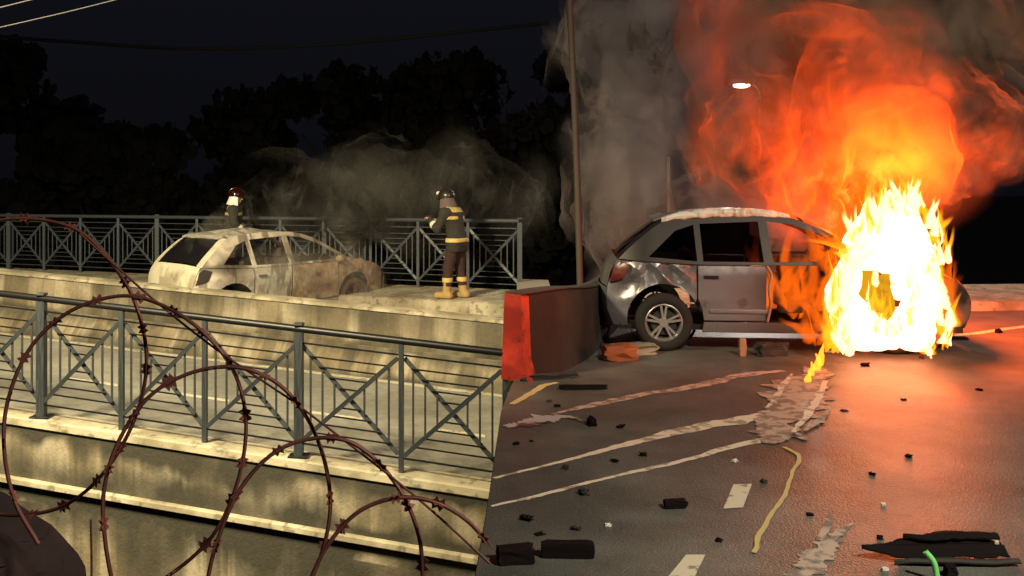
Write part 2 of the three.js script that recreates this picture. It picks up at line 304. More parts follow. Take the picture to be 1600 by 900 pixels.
soloThing('spill_trail', ribbon([[768, 792, 0.014], [870, 768, 0.02], [960, 745, 0.02], [1040, 727, 0.026], [1130, 703, 0.035], [1205, 684, 0.05]], 5, 0.004, 0.6), foamMat, 'thin white trail across the road, nearest the camera', 'spill trail');
soloThing('spill_trail', ribbon([[862, 648, 0.03], [930, 632, 0.05], [1010, 616, 0.06], [1100, 600, 0.07], [1180, 584, 0.07], [1225, 580, 0.04]], 7, 0.004, 0.7), std(1, 1, 1, 0.75, 0, { map: chalkPink.map }), 'faint pinkish trail across the road just in front of the silver car', 'spill trail');
soloThing('spill_blot', ribbon([[1272, 575, 0.10], [1262, 600, 0.22], [1245, 622, 0.26], [1228, 650, 0.2], [1212, 680, 0.13], [1198, 694, 0.06]], 11, 0.008, 0.8), std(1, 1, 1, 0.6, 0, { map: chalkPink.map }), 'ragged pale blot on the road where the white trails meet', 'spill');
soloThing('spill_trail', ribbon([[1290, 596, 0.02], [1282, 620, 0.035], [1262, 648, 0.03], [1236, 684, 0.015]], 14, 0.012, 0.9), foamMat, 'wet pale streak along the right side of the blot', 'spill trail');
soloThing('spill_trail', ribbon([[1238, 586, 0.012], [1222, 604, 0.03], [1212, 626, 0.02], [1196, 640, 0.012]], 15, 0.012, 0.9), foamMat, 'short wet pale streak along the left side of the blot', 'spill trail');
soloThing('spill_trail', ribbon([[1296, 640, 0.012], [1280, 660, 0.04], [1258, 676, 0.02]], 16, 0.016, 0.9), chalkPink, 'short faint streak right of the foot of the blot', 'spill trail');
soloThing('spill_blot', ribbon([[1262, 690, 0.02], [1240, 680, 0.07], [1222, 688, 0.05]], 13, 0.012, 0.7), chalkPink, 'small pink tongue of spill to the right of the pale blot', 'spill');
soloThing('spill_trail', ribbon([[1225, 700, 0.015], [1247, 712, 0.016], [1238, 740, 0.012], [1226, 775, 0.014], [1206, 806, 0.013], [1186, 840, 0.014], [1178, 866, 0.012]], 17, 0.009, 0.5), yellowMat, 'thin yellowish trickle running from the blot towards the camera', 'spill trail');
soloThing('road_scrape', ribbon([[1332, 818, 0.012], [1305, 838, 0.03], [1288, 855, 0.06], [1266, 880, 0.07], [1250, 905, 0.06]], 19, 0.004, 1.1), chalkPink, 'pale pink scraped patch on the road at the bottom centre right', 'scrape');
soloThing('road_scrape', ribbon([[1298, 806, 0.012], [1290, 824, 0.02], [1282, 846, 0.02]], 23, 0.006, 0.9), chalkPink, 'short narrow pink scratch above the scraped patch', 'scrape');
function dash(c, label) { const p = c.map(([x, y]) => G(x, y).setY(0.005)); const rows = []; for (let i = 0; i <= 6; i++) rows.push(Array.from({ length: 4 }, (_, j) => p[0].clone().lerp(p[3], i / 6).lerp(p[1].clone().lerp(p[2], i / 6), j / 3))); return soloThing('lane_dash', gridGeo(rows, (q) => [q.x, q.z]), whitePaint, label, 'road marking'); }
dash([[1130, 796], [1161, 794], [1175, 757], [1146, 758]], 'whole cream lane dash on the road near the middle of the lane');
dash([[1034, 915], [1081, 912], [1102, 868], [1072, 868]], 'cream lane dash on the road cut by the bottom of the view');
{ // grey fluid splash at the left road edge
  soloThing('spill_blot', ribbon([[790, 668, 0.03], [815, 664, 0.08], [850, 655, 0.12], [885, 652, 0.05], [925, 664, 0.012]], 29, 0.006, 1.0), std(1, 1, 1, 0.35, 0, { map: tex(256, 256, (u, v) => mix3([0.4, 0.4, 0.4], [0.05, 0.05, 0.05], sstep(0.4, 0.6, per(u, v, 9, 161)))) }), 'grey and white splash of fluid at the left edge of the road', 'spill');
  soloThing('road_line', ribbon([[800, 632, 0.03], [845, 606, 0.04], [870, 598, 0.03]], 31, 0.004, 0.4), yellowMat, 'short tan edge line at the foot of the low wall with the red lit end', 'road marking');
  soloThing('road_line', ribbon([[1290, 551, 0.05], [1400, 538, 0.055], [1500, 524, 0.06], [1620, 508, 0.06]], 37, 0.004, 0.3), whitePaint, 'pale edge line along the far side of the road to the right of the fire', 'road marking');
}

// ---------------------------------------------------------------- cars
const PROF = [[0.08, 0.28], [0, 0.48], [0, 0.7], [0.05, 0.92], [0.13, 1.06], [0.4, 1.32], [0.66, 1.5], [1.1, 1.57], [1.6, 1.59], [2.1, 1.55], [2.45, 1.44], [2.85, 1.22], [3.2, 1.03], [3.6, 0.96], [3.95, 0.85], [4.15, 0.68], [4.2, 0.5], [4.12, 0.28]];
const PC = new THREE.CatmullRomCurve3(PROF.map(([x, y]) => V(x, y, 0)));
const prof = (k) => PC.getPoint(clamp(k / (PROF.length - 1)));
const profPts = (a, b, n) => Array.from({ length: n + 1 }, (_, i) => { const p = prof(lerp(a, b, i / n)); return [p.x, p.y]; });
function halfWidth(x, y) {
  let w = 0.87;
  w -= 0.17 * Math.pow(clamp((0.55 - x) / 0.55), 2) + 0.26 * Math.pow(clamp((x - 3.3) / 0.9), 2);
  if (y > 0.98) w -= (y - 0.98) * 0.43; if (y < 0.6) w -= (0.6 - y) * 0.12;
  return w + 0.018 * Math.exp(-Math.pow((y - 0.86) / 0.07, 2)) - 0.014 * Math.exp(-Math.pow((y - 0.5) / 0.06, 2));
}
const tess = new TessellateModifier(0.085, 6);
function panelGeo(outline, holes, side, opt = {}) {
  const toV = (a) => a.map(([x, y]) => new THREE.Vector2(x, y));
  const s = new THREE.Shape(toV(outline)); for (const h of holes) s.holes.push(new THREE.Path(toV(h)));
  const th = opt.thick ?? 0.02;
  let g = new THREE.ExtrudeGeometry(s, { depth: th, bevelEnabled: true, bevelSize: 0.004, bevelThickness: 0.005, bevelOffset: -0.006, bevelSegments: 1, curveSegments: 4 });
  g = tess.modify(flat(g));
  placeOn(g, (v) => { const d = opt.dent ? opt.dent(v.x, v.y) : 0; v.z = (halfWidth(v.x, v.y) - th - 0.006 + v.z - (opt.inset ?? 0) - d) * side; });
  if (side < 0) { const p = g.attributes.position.array; for (let i = 0; i < p.length; i += 9) for (let c = 0; c < 3; c++) { const t = p[i + 3 + c]; p[i + 3 + c] = p[i + 6 + c]; p[i + 6 + c] = t; } }
  const p = g.attributes.position, uv = []; for (let i = 0; i < p.count; i++) uv.push(p.getX(i), p.getY(i));
  g.setAttribute('uv', new THREE.Float32BufferAttribute(uv, 2));
  return toCreasedNormals(g, 0.55);
}
function stripGeo(a, b, n, f0 = 1, f1 = 1, crown = 0.05, wob, lift = 0) {
  const rows = [];
  for (let i = 0; i <= n; i++) {
    const k = lerp(a, b, i / n), p = prof(k), q = prof(k + 0.02), o = prof(k - 0.02), nx = -(q.y - o.y), ny = q.x - o.x, l = Math.hypot(nx, ny) || 1, w = halfWidth(p.x, p.y) * lerp(f0, f1, i / n);
    rows.push(Array.from({ length: 21 }, (_, j) => { const u = j / 10 - 1, e = crown * (1 - Math.pow(Math.abs(u), 2.4)) + lift + (wob ? wob(p.x, u * w) : 0); return V(p.x + nx / l * e, p.y + ny / l * e, u * w); }));
  }
  return gridGeo(rows, (p) => [p.x + p.y * 0.4, p.z]);
}
const arch = (cx, a0, a1, n = 14) => Array.from({ length: n + 1 }, (_, i) => { const a = lerp(a0, a1, i / n) * Math.PI / 180; return [cx + 0.42 * Math.cos(a), 0.36 + 0.42 * Math.sin(a)]; });
const OUT = {
  quarter: [...profPts(0, 4, 14), [0.5, 1.03], [1.04, 1.0], [1.04, 0.62], ...arch(0.66, 30, 190), [0.2, 0.28]],
  rearDoor: [[1.05, 1.0], [1.83, 1.0], [1.83, 0.36], [1.12, 0.36], [1.1, 0.5], [1.05, 0.62]],
  frontDoor: [[1.85, 1.0], [2.84, 1.0], [2.85, 0.36], [1.85, 0.36]],
  fender: [[2.865, 1.0], [3.1, 1.02], ...profPts(12, 17, 18), [3.72, 0.29], ...arch(3.3, -8, 188), [2.865, 0.34]],
  sill: [[1.12, 0.345], [2.86, 0.345], [2.86, 0.22], [1.1, 0.22]],
  frame: [...profPts(4, 12, 40), [3.1, 1.005], [1.04, 1.005], [0.5, 1.035]],
};
const WIN = {
  quarter: [[0.48, 1.09], [0.8, 1.4], [1.02, 1.47], [1.05, 1.04]],
  rear: [[1.11, 1.04], [1.08, 1.48], [1.77, 1.51], [1.81, 1.035]],
  front: [[1.9, 1.035], [1.86, 1.51], [2.16, 1.475], [2.5, 1.35], [3.0, 1.06]],
};
const M_WHEEL = 0.92;
function wheel(parent, x, z, side, mats, name = 'wheel') {
  const t = new THREE.LatheGeometry([[0.245, -0.1], [0.3, -0.115], [0.34, -0.1], [0.36, -0.07], [0.362, 0.07], [0.34, 0.1], [0.3, 0.115], [0.245, 0.1], [0.23, 0.06], [0.23, -0.06], [0.245, -0.1]].map(([a, b]) => new THREE.Vector2(a, b)), 40);
  const ws = M_WHEEL; t.rotateX(Math.PI / 2); t.scale(ws, ws, 1); t.translate(x, 0.36 * ws, z);
  const w = part(parent, name, t, mats.tyre);
  const rim = [], o = side * 0.07;
  const ring = new THREE.LatheGeometry([[0.235, -0.085], [0.245, 0.085], [0.225, 0.095], [0.205, 0.06], [0.2, -0.08]].map(([a, b]) => new THREE.Vector2(a, b * side)), 36); ring.rotateX(Math.PI / 2); rim.push(ring.toNonIndexed());
  for (let k = 0; k < 5; k++) for (const off of [-0.16, 0.16]) { const s = new THREE.BoxGeometry(0.028, 0.17, 0.026); s.translate(0, 0.135, o); s.rotateZ(k * Math.PI * 0.4 + off); rim.push(s.toNonIndexed()); }
  const hub = new THREE.CylinderGeometry(0.055, 0.065, 0.05, 16); hub.rotateX(Math.PI / 2); hub.translate(0, 0, o); rim.push(hub.toNonIndexed());
  const rg = toCreasedNormals(mergeGeometries(rim), 0.5); rg.scale(ws, ws, 1); rg.translate(x, 0.36 * ws, z); part(w, 'rim', rg, mats.rim);
  const disc = new THREE.CylinderGeometry(0.15, 0.15, 0.02, 20); disc.rotateX(Math.PI / 2); disc.translate(x, 0.36 * ws, z + side * 0.02); part(w, 'brake_disc', disc, mats.disc);
  return w;
}
function makeCar(label, M, o) {
  const car = thing('wrecked_car', label, 'car');
  for (const side of [1, -1]) {
    const d = side > 0 ? o.dent : null;
    part(car, 'rear_quarter_panel', panelGeo(OUT.quarter, [], side, { dent: d }), M.body);
    const rd = part(car, 'rear_door', panelGeo(OUT.rearDoor, [], side, { dent: side > 0 ? o.dentDoor : null }), M.door ?? M.body);
    const h = new RoundedBoxGeometry(0.17, 0.035, 0.03, 2, 0.012); h.translate(1.2, 0.87, side * (halfWidth(1.2, 0.87) + 0.012)); part(rd, 'door_handle', h, M.handle);
    if (o.moulding) { const m = new RoundedBoxGeometry(0.66, 0.05, 0.02, 2, 0.008); m.translate(1.51, 0.47, side * (halfWidth(1.5, 0.47) + 0.006)); part(rd, 'side_moulding', m, M.body); }
    if (!(side > 0 && o.openFront)) part(car, 'front_door', panelGeo(OUT.frontDoor, [], side, { dent: d }), M.burnt ?? M.body);
    part(car, 'front_wing', panelGeo(OUT.fender, [], side, { dent: side > 0 ? o.dentWing : null }), M.burnt ?? M.body);
    part(car, 'sill', panelGeo(OUT.sill, [], side), M.body);
    part(car, 'window_frame', panelGeo(OUT.frame, [WIN.quarter, WIN.rear, WIN.front], side), M.frame);
    if (M.glass) for (const k of o.glassOn) part(car, 'side_window', panelGeo(WIN[k].map(([x, y]) => [x, y]), [], side, { thick: 0.004, inset: 0.012 }), M.glass);
    wheel(car, 0.66, side * 0.76, side, M); wheel(car, 3.3, side * 0.74, side, M);
  }
  part(car, 'rear_bumper', stripGeo(0, 2.1, 10, 1, 1, 0.1), M.bumper ?? M.body);
  const tg = part(car, 'tailgate', stripGeo(2.15, 4, 10, 0.985, 0.97, 0.08, o.dentTail), M.body);
  // tailgate frame round the rear window
  for (const s of [1, -1]) { const rows = []; for (let i = 0; i <= 10; i++) { const k = lerp(4, 6, i / 10), p = prof(k), w = halfWidth(p.x, p.y); rows.push([0.8, 0.9, 1].map((f) => V(p.x - 0.03 * (1 - f), p.y + 0.06 * (1 - f * f), s * w * f))); } part(tg, 'hatch_pillar', gridGeo(rows, (p) => [p.x, p.y]), M.frame); }
  part(car, 'rear_window', stripGeo(4.12, 5.9, 8, 0.82, 0.82, 0.05), M.rearGlass);
  part(car, 'roof', stripGeo(5.92, 9.4, 18, 1, 1, 0.05, o.roofWob), M.roof);
  const sp = new RoundedBoxGeometry(0.16, 0.03, 1.1, 2, 0.012); sp.rotateZ(0.35); sp.translate(0.63, 1.53, 0); part(car, 'spoiler', sp, M.roof);
  if (M.windscreen) part(car, 'windscreen', stripGeo(9.6, 11.9, 10, 0.88, 0.88, 0.05), M.windscreen);
  part(car, 'bonnet', stripGeo(12.05, 14.2, 12, 0.97, 0.95, 0.05, o.dentNose), M.burnt ?? M.body);
  part(car, 'front_bumper', stripGeo(14.25, 17, 10, 1, 1, 0.09, o.dentNose), M.burnt ?? M.body);
  for (const s of [1, -1]) {
    const l = panelGeo([[0.03, 0.78], [0.08, 0.98], [0.16, 1.04], [0.28, 1.0], [0.2, 0.84]], [], s, { thick: 0.03, inset: -0.012 }); part(car, 'tail_light', l, M.tail);
    const m = new THREE.SphereGeometry(0.09, 14, 10); m.scale(0.8, 0.75, 1.1); m.translate(2.82, 1.06, s * 0.95); part(car, 'wing_mirror', m, M.burnt ?? M.body);
  }
  const fl = new THREE.BoxGeometry(3.9, 0.06, 1.5); fl.translate(2.1, 0.27, 0); part(car, 'floor_pan', fl, M.inside);
  for (const x of [0.66, 3.3]) for (const s of [1, -1]) { const hgeo = new THREE.CylinderGeometry(0.4, 0.4, 0.22, 20, 1, true, Math.PI / 2, Math.PI); hgeo.rotateX(Math.PI / 2); hgeo.rotateZ(Math.PI); const q = hgeo; q.translate(x, 0.36, s * 0.62); part(car, 'wheel_arch_liner', q, M.inside); }
  const seat = (x, z, w, back) => { const b = new RoundedBoxGeometry(0.5, 0.16, w, 3, 0.05); b.translate(x, 0.5, z); const k = new RoundedBoxGeometry(0.14, 0.62, w, 3, 0.06); k.rotateZ(0.25); k.translate(x - 0.3, 0.82, z); const g = [b.toNonIndexed(), k.toNonIndexed()]; if (back) { const hd = new RoundedBoxGeometry(0.1, 0.18, 0.26, 3, 0.04); hd.translate(x - 0.39, 1.2, z); g.push(hd.toNonIndexed()); } part(car, 'seat', mergeGeometries(g), M.seat); };
  seat(2.25, 0.36, 0.5, true); seat(2.25, -0.36, 0.5, true); seat(1.35, 0, 1.25, false);
  const db = new RoundedBoxGeometry(0.45, 0.22, 1.4, 3, 0.08); db.translate(2.95, 0.88, 0); part(car, 'dashboard', db, M.inside);
  const sw = new THREE.TorusGeometry(0.18, 0.016, 8, 24); sw.rotateY(Math.PI / 2); sw.rotateZ(0.4); sw.translate(2.62, 0.93, -0.36); part(car, 'steering_wheel', sw, M.inside);
  const eng = new RoundedBoxGeometry(0.6, 0.35, 0.9, 2, 0.06); eng.translate(3.45, 0.6, 0); part(car, 'engine', eng, M.inside);
  return car;
}
const black = std(0.012, 0.011, 0.01, 0.85), sootInside = std(0.03, 0.025, 0.022, 0.95);
// burnt car on the bridge
const ashMap = tex(1024, 512, (u, v) => {
  const x = u * 4.4, y = v * 1.76, a = fbm(x * 1.6, y * 2.2, 7, 4), b = fbm(x * 5, y * 6, 3, 4), s = fbm(x * 9, y * 2, 15, 3);
  let c = mix3([0.26, 0.235, 0.19], [0.62, 0.6, 0.52], sstep(0.32, 0.62, 0.7 * a + 0.3 * b));
  c = mix3(c, [0.2, 0.14, 0.09], 0.6 * sstep(0.57, 0.75, b));
  c = mix3(c, [0.07, 0.055, 0.04], 0.7 * sstep(0.58, 0.7, s)); c = mix3(c, [0.05, 0.042, 0.035], 0.75 * sstep(0.9, 1.05, y) * sstep(1.35, 1.1, y) * sstep(0.4, 0.6, fbm(x * 3, y * 3, 44, 3)));
  return c;
}); ashMap.repeat.set(1 / 4.4, 1 / 1.76);
const ashPale = tex(512, 512, (u, v) => mix3([0.62, 0.58, 0.45], [0.3, 0.26, 0.17], sstep(0.45, 0.75, per(u, v, 5, 171)))); ashPale.repeat.set(0.6, 0.6);
const ash = std(1, 1, 1, 0.85, 0.1, { map: ashMap, bumpMap: bumpy, bumpScale: 0.012 });
const paleAsh = std(1, 1, 1, 0.8, 0, { map: ashPale, bumpMap: bumpy, bumpScale: 0.008 });
const rustBurnt = std(1, 1, 1, 0.9, 0.1, { map: tex(512, 512, (u, v) => { const n = per(u, v, 5, 221), m = per(u, v, 14, 222); let c = mix3([0.26, 0.18, 0.11], [0.42, 0.33, 0.23], sstep(0.35, 0.65, n)); c = mix3(c, [0.2, 0.1, 0.06], 0.6 * sstep(0.42, 0.72, m)); return mix3(c, [0.03, 0.022, 0.018], 0.7 * sstep(0.35, 0.2, n)); }), bumpMap: bumpy, bumpScale: 0.015 });
const warp = (k, s) => (x, z) => k * (fbm(x * 2.3, z * 2.3, s, 3) - 0.5);
{
  const M = { body: ash, door: ash, frame: ash, roof: ash, bumper: paleAsh, handle: sootInside, tyre: std(0.06, 0.035, 0.03, 0.95), rim: std(0.12, 0.06, 0.05, 0.8, 0.3), disc: sootInside, rearGlass: std(0.01, 0.01, 0.012, 0.25), tail: sootInside, inside: sootInside, seat: std(0.06, 0.045, 0.035, 1), windscreen: null, glass: null, burnt: rustBurnt };
  const car = makeCar('burnt out pale ash coloured car behind the concrete barrier on the bridge', M, {
    glassOn: [], dent: (x, y) => 0.05 * (fbm(x * 2.5, y * 3, 2, 3) - 0.45), dentDoor: (x, y) => 0.05 * (fbm(x * 2, y * 3, 6, 3) - 0.4), dentWing: (x, y) => 0.16 * (fbm(x * 3, y * 3, 8, 3) - 0.3),
    roofWob: (x, z) => -0.05 * sstep(0.25, 0.7, fbm(x * 1.4, z * 1.6, 4, 3)), dentNose: (x, z) => 0.3 * (fbm(x * 3.1, z * 3.1, 9, 3) - 0.62), dentTail: warp(0.06, 12),
  });
  car.children.forEach((c) => { if (c.name === 'tailgate') { c.material = paleAsh; c.children.forEach((k) => { k.material = paleAsh; }); } });
  const plate = new RoundedBoxGeometry(0.02, 0.13, 0.42, 1, 0.005); plate.translate(-0.06, 0.82, 0); part(car, 'plate_recess', plate, std(0.4, 0.36, 0.27, 0.8));
  car.rotation.set(0, 50 * Math.PI / 180, 0);
  const c = P(430, 280, 17.5); car.position.set(c.x, -0.6, c.z).add(V(-2.1, 0, 0).applyEuler(car.rotation));
}
// silver car on fire
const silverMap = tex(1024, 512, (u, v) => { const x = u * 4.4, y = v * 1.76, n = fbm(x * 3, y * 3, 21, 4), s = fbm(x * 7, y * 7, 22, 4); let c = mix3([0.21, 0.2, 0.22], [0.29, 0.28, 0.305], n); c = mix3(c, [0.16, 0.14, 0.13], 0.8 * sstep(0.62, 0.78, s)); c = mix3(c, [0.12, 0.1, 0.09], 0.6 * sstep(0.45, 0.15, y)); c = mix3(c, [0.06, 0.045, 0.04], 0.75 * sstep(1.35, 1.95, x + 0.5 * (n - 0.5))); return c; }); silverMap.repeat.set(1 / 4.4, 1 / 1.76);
{
  const silver = new THREE.MeshPhysicalMaterial({ map: silverMap, metalness: 0.45, roughness: 0.38, clearcoat: 0.5, clearcoatRoughness: 0.25, side: THREE.DoubleSide });
  const dg = new THREE.MeshPhysicalMaterial({ transmission: 1, thickness: 0, roughness: 0.05, side: THREE.DoubleSide }); dg.color.setRGB(0.3, 0.25, 0.24);
  const burnt = std(1, 1, 1, 0.85, 0, { map: tex(256, 256, (u, v) => mix3([0.03, 0.025, 0.02], [0.2, 0.13, 0.09], sstep(0.4, 0.75, per(u, v, 5, 181)))) });
  const M = { body: silver, frame: std(0.035, 0.03, 0.03, 0.45, 0.3), roof: silver, burnt, handle: black, tyre: std(0.018, 0.017, 0.016, 0.9), rim: std(0.5, 0.49, 0.48, 0.35, 0.7), disc: std(0.06, 0.055, 0.05, 0.6, 0.5), rearGlass: dg, glass: dg, windscreen: std(0.02, 0.015, 0.012, 0.3), tail: std(0.12, 0.015, 0.012, 0.3), inside: sootInside, seat: std(0.08, 0.06, 0.05, 1) };
  const car = makeCar('silver car burning at the front on the right hand road', M, {
    glassOn: ['quarter', 'rear'], openFront: true, moulding: true,
    dent: (x, y) => { const a = Math.hypot((x - 0.72) / 0.3, (y - 0.9) / 0.12), b = Math.hypot((x - 0.3) / 0.25, (y - 0.8) / 0.25); return x < 1.1 ? 0.09 * Math.exp(-a * a) * (0.6 + Math.sin(x * 24 + y * 16)) + 0.09 * Math.exp(-b * b) * (0.8 + 0.4 * Math.sin(x * 15 - y * 20)) + 0.035 * (fbm(x * 5, y * 5, 3, 2) - 0.5) : 0; },
    roofWob: (x, z) => 0.03 * (fbm(x * 6, z * 6, 14, 3) - 0.5),
  });
  car.rotation.y = -5 * Math.PI / 180; car.scale.setScalar(0.95);
  const w = P(1037, 280, 10.63); w.y = 0; car.position.copy(w).sub(V(0.66, 0, 0.82).multiplyScalar(0.95).applyEuler(car.rotation));
  // crumpled white crust along the roof edge
  const rows = []; for (let i = 0; i <= 60; i++) { const x = lerp(0.64, 2.15, i / 60), k = 6 + (x - 0.66) / 0.5, p = prof(clamp(x < 1.1 ? 6 + (x - 0.66) / 0.44 : x < 1.6 ? 7 + (x - 1.1) / 0.5 : 8 + (x - 1.6) / 0.5, 5.9, 9.3)), w2 = halfWidth(p.x, p.y); rows.push(Array.from({ length: 13 }, (_, j) => { const a = j / 12 * Math.PI * 2, r = (0.045 + 0.05 * fbm(i * 0.45, j * 0.9, 5, 3)) * Math.sin(Math.PI * clamp(0.06 + i / 60 * 0.92)) ** 0.35; return V(p.x, p.y + 0.015 + Math.sin(a) * r * 0.8, w2 - 0.03 + Math.cos(a) * r); })); }
  part(car, 'ash_crust', gridGeo(rows, (p) => [p.x, p.z]), std(1, 1, 1, 0.8, 0, { map: tex(256, 256, (u, v) => mix3([0.85, 0.83, 0.74], [0.4, 0.36, 0.24], sstep(0.5, 0.75, per(u, v, 12, 191)))) }));
  // torn edge of the rear door and bent pillar beside the missing front door
  const tear = tube([V(1.84, 0.36, 0.86), V(1.87, 0.55, 0.88), V(1.85, 0.75, 0.9), V(1.88, 0.9, 0.88), V(1.83, 1.0, 0.87)], 0.016, 6); part(car, 'torn_door_edge', tear, std(0.3, 0.2, 0.16, 0.7));
}

// ---------------------------------------------------------------- smoke: many thin curled veils spread through a volume
const puffAlpha = tex(128, 128, (u, v) => { const x = u * 2 - 1, y = v * 2 - 1, r = Math.hypot(x, y) * (1 + 0.3 * (fbm(u * 3, v * 3, 3, 3) - 0.3)); return Math.pow(clamp(1 - r * r), 2) * (0.8 + 0.4 * fbm(u * 4, v * 4, 8, 3)); }, false);
puffAlpha.wrapS = puffAlpha.wrapT = THREE.ClampToEdgeWrapping;
const puffGeos = [0, 1, 2].map((k) => { // a bowl-shaped veil, radius 1
  const rows = []; for (let i = 0; i <= 12; i++) rows.push(Array.from({ length: 29 }, (_, j) => { const r = i / 12, a = j / 28 * 2 * Math.PI, b = r * (0.3 + 0.2 * k); const c = V(Math.sin(b) * Math.cos(a), Math.sin(b) * Math.sin(a), Math.cos(b) - 0.6); c.z += 0.15 * (fbm(Math.cos(a) * r * 3 + 4, Math.sin(a) * r * 3 + 4, k * 7, 2) - 0.5); return c; }));
  return gridGeo(rows, (p, i, j) => { const r = i / 12, a = j / 28 * 2 * Math.PI; return [0.5 + 0.5 * r * Math.cos(a), 0.5 + 0.5 * r * Math.sin(a)]; });
});
function smokeMat(r, g, b, opacity) { const m = new THREE.MeshPhysicalMaterial({ roughness: 1, transmission: 0.5, thickness: 0, specularIntensity: 0, transparent: true, opacity, alphaMap: puffAlpha, side: THREE.DoubleSide, depthWrite: false }); m.color.setRGB(r, g, b); return m; }
// ---------------------------------------------------------------- fire
const flameCore = new THREE.MeshBasicMaterial({ side: THREE.DoubleSide }); flameCore.color.setRGB(8, 2.4, 1.03);
const flameYellow = new THREE.MeshBasicMaterial({ side: THREE.DoubleSide, transparent: true, opacity: 0.42 }); flameYellow.color.setRGB(3.4, 1.05, 0.06);
const flameOrange = new THREE.MeshBasicMaterial({ side: THREE.DoubleSide, transparent: true, opacity: 0.3 }); flameOrange.color.setRGB(1.5, 0.24, 0.012);
function tongue(base, height, r, lean, seed, tipPow = 1) {
  const R = rng(seed), n = 20, m = 12, rows = [], ph = R() * 9;
  for (let i = 0; i <= n; i++) {
    const t = i / n, w = r * Math.pow(Math.sin(Math.PI * (0.12 + 0.88 * Math.pow(t, 0.75))), 0.9) * (1 - 0.35 * Math.pow(t, tipPow)) + 0.004;
    const sx = (noise3(t * 2.6 + ph, seed, 1) - 0.5) * 0.7 * r * t * 2 + lean[0] * t * t, sz = (noise3(t * 2.6 + ph, seed, 7) - 0.5) * 0.7 * r * t * 2 + lean[1] * t * t;
    rows.push(Array.from({ length: m + 1 }, (_, j) => { const a = (j % m) / m * 2 * Math.PI, k = w * (0.75 + 0.5 * fbm(Math.cos(a) * 1.5 + ph, Math.sin(a) * 1.5 + seed, t * 4, 3)); return V(base.x + sx + Math.cos(a) * k, base.y + height * t, base.z + sz + Math.sin(a) * k); }));
  }
  return gridGeo(rows, (p) => [p.x, p.y]);
}
const FD = 10.15;
{
  const f = thing('fire', 'tall white hot fire with yellow and orange flames over the front of the silver car', 'fire');
  const R = rng(5), X = (px) => (px - 800) / F * FD, Y = (py) => EYE - (py - HOR) / F * FD, Z = -FD;
  // [px, py foot, py tip, half width px, lean px]
  const core = [[1345, 545, 455, 30, -5], [1330, 530, 430, 26, 0], [1320, 500, 400, 24, 0], [1420, 530, 420, 30, 8], [1440, 500, 380, 26, 5], [1425, 545, 470, 34, 0], [1326, 460, 345, 20, 14], [1352, 420, 308, 30, 8], [1385, 425, 296, 36, -4], [1412, 430, 300, 34, 0], [1435, 460, 345, 28, 8], [1345, 420, 335, 38, 4], [1390, 420, 310, 44, 0], [1425, 420, 330, 36, 6], [1450, 400, 355, 16, 6], [1365, 420, 320, 40, 0], [1315, 520, 462, 16, -6], [1455, 500, 455, 14, 8], [1415, 470, 322, 26, 4], [1365, 545, 492, 26, 0], [1392, 545, 480, 18, 4]];
  core.forEach(([px, y0, y1, w, l], i) => part(f, 'flame', tongue(V(X(px), Y(y0), Z + 0.3 * (R() - 0.5)), (y0 - y1) / F * FD, w / F * FD, [l / F * FD, 0.1 * (R() - 0.5)], 11 + i), flameCore));
  // thin licking tongues round the outline: [px, py, lean px, height px]
  const rim = [[1298, 540, -16, 40], [1290, 520, -22, 30], [1300, 500, -16, 46], [1306, 470, -10, 50], [1312, 440, -14, 46], [1318, 410, -18, 44], [1312, 385, -26, 20], [1330, 370, -14, 46], [1345, 345, -8, 42], [1362, 328, -4, 40], [1385, 318, 0, 34], [1405, 316, 6, 38], [1425, 322, 8, 36], [1440, 340, 10, 34], [1452, 365, 10, 36], [1456, 395, 8, 40], [1452, 430, 12, 44], [1458, 465, 14, 46], [1466, 500, 16, 44], [1468, 525, 18, 30], [1440, 545, 16, 24], [1320, 548, -10, 26], [1350, 335, -12, 48], [1415, 312, 2, 40], [1374, 312, -6, 34]];
  const veil = (r, g, b, op) => { const m = new THREE.MeshBasicMaterial({ side: THREE.DoubleSide, transparent: true, opacity: op, alphaMap: puffAlpha, depthWrite: false }); m.color.setRGB(r, g, b); return m; };
  const orangeVeil = veil(1.2, 0.16, 0.006, 0.4), yellowVeil = veil(2.2, 0.62, 0.02, 0.42), holeVeil = veil(0.62, 0.27, 0.012, 0.9), whiteVeil = veil(5, 1.9, 0.7, 0.4);
  const lick = tex(64, 128, (u, v) => { const w = (0.25 + 0.75 * Math.pow(1 - v, 0.9)) * Math.min(1, v * 7 + 0.15) * (0.7 + 0.6 * fbm(u * 2, v * 5, 4, 3)), x = Math.abs(u * 2 - 1 + 0.5 * (fbm(3, v * 3.5, 6, 3) - 0.5)) / w; return sstep(1, 0.25, x) * sstep(1, 0.55, v) * (0.6 + 0.6 * fbm(u * 7, v * 4, 9, 3)); }, false);
  lick.wrapS = lick.wrapT = THREE.ClampToEdgeWrapping;
  const sheets = [0, 1, 2, 3].map((q) => { const rows = []; for (let i = 0; i <= 10; i++) rows.push(Array.from({ length: 9 }, (_, k) => { const a = (k / 8 - 0.5) * 2.4, t = i / 10, tw = (q - 1.5) * 0.5 * t; return V(0.34 * Math.sin(a + tw) + 0.12 * Math.sin(t * 5 + q), t, 0.34 * Math.cos(a + tw) - 0.34 + 0.1 * Math.cos(t * 4 + q * 2)); })); return gridGeo(rows, (p, i, k) => [k / 8, i / 10]); });
  const lm = (r, g, b, op) => { const m = new THREE.MeshBasicMaterial({ side: THREE.DoubleSide, transparent: true, opacity: op, alphaMap: lick, depthWrite: false }); m.color.setRGB(r, g, b); return m; };
  const lickO = lm(1.25, 0.17, 0.006, 0.6), lickY = lm(2.2, 0.68, 0.02, 0.75), lickW = lm(6, 2.2, 0.8, 0.95);
